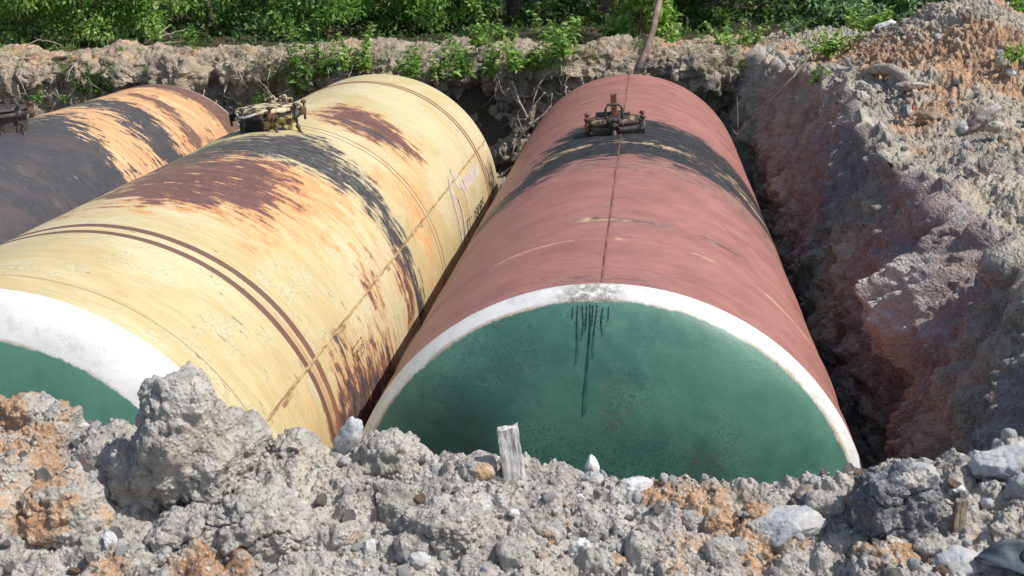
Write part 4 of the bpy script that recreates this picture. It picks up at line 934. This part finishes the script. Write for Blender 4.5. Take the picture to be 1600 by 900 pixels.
# trees behind: high crowns and an added far right tree shade the undergrowth
trees = [(-14.5, 18.5), (-12.2, 17.9), (-10.2, 18.8), (-7.9, 17.6), (-6.1, 18.8), (-4.2, 17.8), (-2.2, 18.9), (-.4, 17.6), (1.6, 18.7), (3.3, 17.4), (5.2, 18.6), (7.6, 16.9), (10.2, 17.5), (13., 16.)]
place = ['farthest left', 'second from the left', 'third from the left', 'fourth from the left', 'fifth from the left', 'sixth from the left', 'seventh from the left', 'eighth from the left',
         'seventh from the right', 'sixth from the right', 'fourth from the right', 'third from the right', 'second from the right', 'farthest right']
for i, (tx, ty) in enumerate(trees):
    ty -= .3
    pl = ['at the far left', 'behind the dense bright bush', 'behind the dark gap with twigs', 'behind the dark tank end', 'behind the low shaded bush', 'behind the ferny bush', 'behind the broad leaved bush',
          'behind the loose mid green bush', 'behind the red tank end', 'behind the leaning trunk', 'behind the dark speckled bush', 'behind the low bluish bush', 'behind the spoil heap', 'unseen at the far right, added for shade'][i]
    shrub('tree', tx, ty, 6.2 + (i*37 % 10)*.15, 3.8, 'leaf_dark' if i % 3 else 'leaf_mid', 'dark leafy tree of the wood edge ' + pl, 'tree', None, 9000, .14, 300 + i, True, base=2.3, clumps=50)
for i, tx in enumerate(np.linspace(-14.5, 9.5, 13)):
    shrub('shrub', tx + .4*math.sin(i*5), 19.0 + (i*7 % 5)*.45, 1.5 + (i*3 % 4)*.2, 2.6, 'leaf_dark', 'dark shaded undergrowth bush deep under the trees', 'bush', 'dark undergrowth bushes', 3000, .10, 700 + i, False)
for i, tx in enumerate(np.linspace(-16, 12, 9)):
    shrub('tree', tx, 24.5 + (i % 2)*1.5, 8.5, 5.2, 'leaf_dark', 'tall shaded tree of the second row of the wood', 'tree', 'second row of trees in the wood', 9000, .17, 400 + i, True, base=.1, clumps=46)

# leaning bare trunk rooted in the back bank
p0 = np.array([1.10 - .75, 11.75, 1.42])
d0 = pix_ray(1000, 93); p0 = EYE + d0*((11.55 - EYE[1])/d0[1]); d1 = pix_ray(1042, -40); p1 = EYE + d1*((12.2 - EYE[1])/d1[1])
rt = empty('leaning_tree', p0 - (0, 0, .1)); tag(rt, 'bare leaning trunk growing out of the pit lip behind the red tank', 'tree')
q = p1 - p0; b = MB(); b.tube([(-.05, .1, -.12), (0, .0, .0), q*.18 + (.02, 0, .02), q*.4 + (.03, 0, .03), q*.7 + (-.01, 0, .03), q + (0, 0, .02), q*1.5 + (.1, .1, .3), q*2.3 + (-.1, .3, .8)], [.065, .058, .050, .045, .042, .04, .036, .025], 12)
b.build('trunk', M['bark_pale'], rt, True)
top = q*2.3 + (-.1, .3, .8); r = np.random.default_rng(77); cc = top + r.normal(size=(12, 3))*(.6, .6, .45) + (0, 0, .4); P, qq = crown_points(2600, cc, np.full(12, .38), r)
V, F, rn = leaves(P, qq + r.normal(size=P.shape)*.5, .09*r.uniform(.6, 1.3, 2600), .05, 78, .2); mesh('crown', V, F, M['leaf_mid'], rt, False, {'rnd': rn})
b = MB()
for c in cc: b.tube([top - (0, 0, .2), (top + c)/2, c], [.018, .012, .005], 6)
b.build('limb', M['bark_pale'], rt, True)

# weeds on the lip
def weed(px, py, Y, h, label, mat='leaf_bright', stems=5, leaf=.10, dens=26, spread=.16, seed=1, lift=0):
    h *= 1.15; spread *= 1.25; dens = int(dens*1.2)
    d = pix_ray(px, py); p = EYE + d*((Y - EYE[1])/d[1]); root = empty('weed', p); tag(root, label, 'weed')
    r = np.random.default_rng(seed); b = MB(); PP = []; DD = []; LL = []
    for s_ in range(stems):
        a = r.uniform(0, 2*PI); hh = h*(r.uniform(.55, 1) if s_ else 1); off = np.array([math.cos(a), math.sin(a)*.7, 0])*spread*r.random()
        ln = np.array([math.cos(a), math.sin(a), 0])*spread*r.uniform(.3, 1.1)
        pts = [off*.3 + (off + ln*t_*t_) + np.array([0, 0, hh*t_]) for t_ in np.linspace(0, 1, 7)]
        b.tube(pts, [.006*(1 - .6*t_) + .001 for t_ in np.linspace(0, 1, 7)], 5)
        for k in range(dens):
            t_ = r.uniform(.12, 1); q_ = off*.3 + off + ln*t_*t_ + np.array([0, 0, hh*t_]); an = r.uniform(0, 2*PI)
            PP.append(q_); DD.append((math.cos(an), math.sin(an), r.uniform(-.35, .7))); LL.append(leaf*1.35*(1.15 - .6*t_)*r.uniform(.7, 1.2))
    V, F, rn = leaves(np.array(PP), np.array(DD), np.array(LL), np.array(LL)*.40, seed, .22)
    mesh('foliage', V, F, M[mat], root, False, {'rnd': rn}); b.build('stem', M['grass_stem'], root, True); return root
n = N('green_stem', .8, .2); M['grass_stem'] = n.done((.10, .15, .04))
W_ = [(152, 150, 11.45, .55, 'dark drooping weed hanging on the left part of the pit wall', 'leaf_dark', 8, .075, 40, .2),
 (478, 155, 11.5, 1.15, 'tallest weed on the lip, reaching from the dark wall up into the woods', 'leaf_mid', 6, .11, 46, .13),
 (508, 118, 11.5, .38, 'short weed right beside the tallest weed', 'leaf_mid', 5, .09, 26, .12),
 (558, 118, 11.4, .62, 'leafy weed on the lip over the left shoulder of the yellow tank end', 'leaf_bright', 8, .10, 40, .17),
 (655, 128, 11.4, .42, 'broad weed on the lip above the yellow tank end', 'leaf_mid', 8, .11, 30, .24),
 (735, 125, 11.4, .60, 'spreading weed on the lip right of the yellow tank end', 'leaf_mid', 9, .11, 34, .24),
 (748, 80, 11.8, .50, 'thin upright weed above the gap between the tanks', 'leaf_bright', 4, .09, 30, .10),
 (815, 112, 11.4, .38, 'bushy bright weed hanging over the lip left of the red tank', 'leaf_bright', 12, .10, 34, .26),
 (880, 92, 11.5, .62, 'tall bright weed on the lip just left of the red tank', 'leaf_bright', 9, .10, 40, .2),
 (790, 66, 12.2, .32, 'small weed behind the bushy bright weed', 'leaf_bright', 5, .08, 22, .14),
 (1145, 70, 12.0, .30, 'low bright weed clump on the lip right of the leaning trunk', 'leaf_bright', 10, .08, 24, .25),
 (1050, 72, 12.2, .26, 'little yellow green weed at the foot of the leaning trunk', 'leaf_bright', 6, .09, 22, .14),
 (1238, 56, 12.4, .24, 'pale leafy weed in the dark corner before the spoil heap', 'leaf_blue', 6, .08, 20, .16),
 (1292, 88, 9.8, .30, 'grassy weed clump on the corner where back bank meets the spoil heap', 'leaf_bright', 12, .08, 26, .22),
 (1284, 132, 9.0, .20, 'green weed hanging down the corner wall', 'leaf_bright', 7, .08, 24, .12),
 (1345, 50, 10.2, .30, 'bright weed on the left slope of the spoil heap', 'leaf_bright', 9, .09, 26, .2),
 (1590, 98, 6.6, .16, 'small weed at the right edge of the spoil heap', 'leaf_bright', 6, .07, 20, .1),
 (1524, 36, 8.6, .07, 'tiny sprout on top of the spoil heap', 'leaf_bright', 2, .05, 12, .04),
 (60, 158, 11.4, .14, 'tiny light green weed low on the wall at the far left', 'leaf_bright', 4, .06, 16, .08),
 (112, 160, 11.35, .12, 'tiny weed just above the black tank', 'leaf_bright', 4, .06, 14, .08),
 (240, 64, 12.2, .18, 'low sprig by the fallen twigs', 'leaf_bright', 5, .07, 16, .1),
 (295, 70, 12.3, .28, 'leafy sprig right of the fallen twigs', 'leaf_mid', 4, .08, 18, .1),
 (408, 165, 11.35, .18, 'small dark weed on the wall above the yellow tank manhole', 'leaf_mid', 5, .07, 18, .08)]
for i, (px, py, Y, h, lab, mt, st, lf, dn, sp) in enumerate(W_): weed(px, py, Y, h, lab, mt, st, lf, dn, sp, 900 + i)

# grass: one object, blades in tufts along the lips
tufts = []
for i in range(130):
    x = rng.uniform(-12, 2.2); Y = rng.uniform(11.45, 11.9); tufts.append((x, Y, float(back_top(np.array([x]))[0]) - rng.uniform(-.02, .30)*(Y < 11.7)))
for px0, px1, cnt in ((400, 520, 34), (560, 620, 8), (1255, 1330, 26), (1090, 1180, 16), (690, 900, 20)):
    for i in range(cnt):
        x = px_x(rng.uniform(px0, px1), 11.5); tufts.append((x, 11.45, float(back_top(np.array([x]))[0]) - rng.uniform(.08, .42)))
PP = []; DD = []; LL = []
for (x, Y, z) in tufts:
    for k in range(rng.integers(6, 16)):
        PP.append((x + rng.normal()*.03, Y + rng.normal()*.03, z)); an = rng.uniform(0, 2*PI); DD.append((math.cos(an)*.6, math.sin(an)*.6 - .25, rng.uniform(.0, 1.2))); LL.append(rng.uniform(.06, .17))
V, F, rn = leaves(np.array(PP), np.array(DD), np.array(LL), .010, 55, .3)
g = mesh('grass', V, F, M['grass'], None, False, {'rnd': rn}); tag(g, 'thin grass tufts along the lip of the pit', 'grass', kind='stuff')
# undergrowth behind the bank
n_ = 24000; x = rng.uniform(-17, 11, n_); y = rng.uniform(13.2, 24, n_); P = np.stack([x, y, gz(x, y) + rng.random(n_)**2*.55*(.5 + .5*np.sin(x*2.1 + y))], -1)
D = rng.normal(size=(n_, 3)) + (0, -.2, .3); V, F, rn = leaves(P, D, .10*rng.uniform(.5, 1.4, n_), .055, 56, .1)
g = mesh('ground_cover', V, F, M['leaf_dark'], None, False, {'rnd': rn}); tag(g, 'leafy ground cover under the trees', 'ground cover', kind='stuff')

# roots and sticks
def stick(name, pts, r0, r1, mat, label, cat, group=None, tw=0, seed=0):
    r = np.random.default_rng(seed + 5); P = [np.array(p, float) for p in pts]; out = []
    for a, b in zip(P[:-1], P[1:]):
        for k in range(5): out.append(a + (b - a)*k/5 + r.normal(size=3)*.012*(np.linalg.norm(b - a) + .1))
    out.append(P[-1]); m_ = len(out); b = MB(); b.tube(out, [r0 + (r1 - r0)*i/(m_ - 1) for i in range(m_)], 6)
    for k in range(tw):
        i = r.integers(2, m_ - 2); q_ = out[i]; dd = r.normal(size=3)*(.12, .06, .12); b.tube([q_, q_ + dd*.6 + (0, 0, -.02), q_ + dd*1.2], [r0*.5, r0*.35, r0*.15], 5)
    o = b.build(name, mat, None, True); base = Vector(out[0]); o.data.transform(Matrix.Translation(-base)); o.location = base
    return tag(o, label, cat, group)
def wp(px, py, Y): d = pix_ray(px, py); return EYE + d*((Y - EYE[1])/d[1])
rnd = random.Random(12)
for i in range(52):
    px = rnd.choice([rnd.uniform(20, 160), rnd.uniform(250, 560), rnd.uniform(770, 900), rnd.uniform(1090, 1230)]); py = rnd.uniform(95, 160) + (40 if px > 1090 and rnd.random() < .5 else 0)
    ln = rnd.uniform(18, 55); a = rnd.gauss(0, .55); Y = 11.42 + rnd.uniform(-.08, .08)
    stick('root', [wp(px, py, Y), wp(px + ln*.5*math.sin(a) + rnd.uniform(-4, 4), py + ln*.5, Y - .1), wp(px + ln*math.sin(a), py + ln*rnd.uniform(.7, 1), Y)], .010, .003, M['root'],
          'thin dry root hanging from the dark back wall of the pit', 'root', 'dry roots hanging from the back wall', 2, i)
stick('root', [wp(800, 128, 11.4), wp(812, 160, 11.3), wp(825, 185, 11.25), wp(815, 215, 11.3)], .022, .008, M['root'], 'thick pale forked root hanging left of the red tank', 'root', None, 6, 70)
stick('root', [wp(870, 165, 11.35), wp(835, 190, 11.25), wp(805, 222, 11.25), wp(785, 245, 11.3)], .018, .006, M['root'], 'pale root slanting down towards the gap between the tanks', 'root', None, 5, 71)
stick('branch', [wp(1268, 85, 9.6), wp(1235, 125, 9.5), wp(1190, 172, 9.6), wp(1158, 205, 9.9), wp(1147, 232, 10.2)], .012, .009, M['root'], 'long thin pale branch sagging across the right corner of the pit', 'branch', None, 2, 72)
stick('branch', [wp(228, 68, 12.3), wp(252, 50, 12.5), wp(268, 38, 12.7)], .012, .006, M['root'], 'bare twig propped steeply on the bank by the dark gap', 'branch', None, 1, 73)
stick('branch', [wp(225, 68, 12.2), wp(255, 55, 12.4), wp(288, 47, 12.6)], .014, .006, M['root'], 'bare twig lying at a low angle on the bank by the dark gap', 'branch', None, 1, 74)
stick('branch', [wp(240, 72, 12.1), wp(265, 66, 12.2), wp(290, 64, 12.3)], .012, .008, M['root'], 'flat lying bare twig nearest the pit by the dark gap', 'branch', None, 1, 75)
stick('branch', [wp(40, 72, 12.1), wp(60, 62, 12.2), wp(85, 66, 12.2), wp(100, 74, 12.1)], .010, .006, M['root'], 'curved thin twig lying on the far left of the bank', 'branch', None, 0, 76)
# on the spoil heap
def on_heap(px, py):
    d = pix_ray(px, py); ts = np.linspace(6.5, 20, 1500); P = EYE + ts[:, None]*d
    xr_ = np.interp(P[:, 1], RIM[:, 0], RIM[:, 1]); zr_ = np.interp(P[:, 1], RIM[:, 0], RIM[:, 2]); h = np.where(P[:, 0] > xr_, heap(P[:, 0], P[:, 1], zr_, xr_), -9)
    k = np.argmax(P[:, 2] < h + .01); return P[k]
a = on_heap(1352, 118); b_ = on_heap(1392, 118); c = on_heap(1440, 138)
dn = np.array([0, 0, .035]); a = a - dn; b_ = b_ - dn; c = c - dn; b = MB(); b.tube([a + (-.03, 0, .0), a + (.05, 0, .07), (a + b_)/2 + (0, 0, .10), b_ + (0, 0, .10), (b_ + c)/2 + (0, 0, .07), c + (0, 0, .0)], [.05, .055, .06, .06, .055, .045], 12)
tag(b.build('pipe', M['bank'], None, True), 'curved dirty grey pipe half buried in the spoil heap', 'pipe')
p = on_heap(1424, 145); stone('stone', p + (0, 0, .07), (.17, .07, .055), 'brown_stone', 81, 'long flat brown stone lying below the dirty grey pipe', rot=(0, .03, .1), facet=.7)
p = on_heap(1416, 184); stone('stone', p + (0, 0, .05), (.06, .055, .065), 'dark_clod', 82, 'dark grey stone on the orange shelf of the spoil heap', facet=.8)
p = on_heap(1427, 178); stone('plastic_scrap', p + (0, 0, .06), (.018, .012, .02), 'red_scrap', 83, 'tiny red plastic scrap beside the dark stone on the orange shelf', 'scrap', facet=.9)
p = on_heap(1381, 48); stone('stone', p + (0, 0, .06), (.15, .1, .05), 'white_stone', 84, 'pale flat stone on the left skyline of the spoil heap', rot=(0, -.2, 0), facet=.8)
p = on_heap(1565, 108); stone('stone', p + (0, 0, .06), (.08, .07, .07), 'tan_stone', 85, 'tan stone near the right edge of the spoil heap', facet=.8)
p = on_heap(1530, 195); stone('earth_clod', p + (0, 0, .04), (.20, .08, .09), 'brown_stone', 86, 'slanting brown clod on the right part of the spoil heap', 'clod', rot=(0, -.65, 0), facet=.4, rough=.2, lump=.15)
p = on_heap(1455, 190); stone('earth_clod', p + (0, 0, .03), (.12, .1, .09), 'orange_clod', 87, 'rough brown orange clod right of the red scrap', 'clod', facet=.3, rough=.22, lump=.2)
p = on_heap(1555, 205); stone('stone', p + (0, 0, .04), (.08, .07, .06), 'tan_stone', 88, 'pale tan stone below the slanting brown clod', facet=.7)
for i in range(150):
    x = random.uniform(2.45, 5.6); y = random.uniform(1., 9.8)
    xr_ = float(np.interp(y, RIM[:, 0], RIM[:, 1])); zr_ = float(np.interp(y, RIM[:, 0], RIM[:, 2]))
    if x < xr_ + .1: continue
    r = .02 + .06*random.random()**2.2; q = random.choices(range(5), (1.5, 2.5, 1, 3, 4))[0]; mat = kinds[q][0]
    o = bpy.data.objects.new('loose_stone' if q < 3 else 'soil_clod', proto(mat, random.randrange(8))); C.objects.link(o)
    o.location = (x, y, float(heap(x, y, zr_, xr_)) + .03 + r*.3); o.scale = (r, r*random.uniform(.8, 1.2), r*random.uniform(.6, 1)); o.rotation_euler = [random.uniform(0, 6) for _ in range(3)]
    cn = ('white', 'grey', 'bluish', 'orange', 'grey')[q]
    tag(o, 'small %s %s lying loose on the spoil heap' % (cn, 'stone' if q < 3 else 'clod'), 'stone' if q < 3 else 'clod', 'loose %s %s on the spoil heap' % (cn, 'stones' if q < 3 else 'clods'))
for k in list(bpy.data.meshes):
    if k.users == 0: bpy.data.meshes.remove(k)
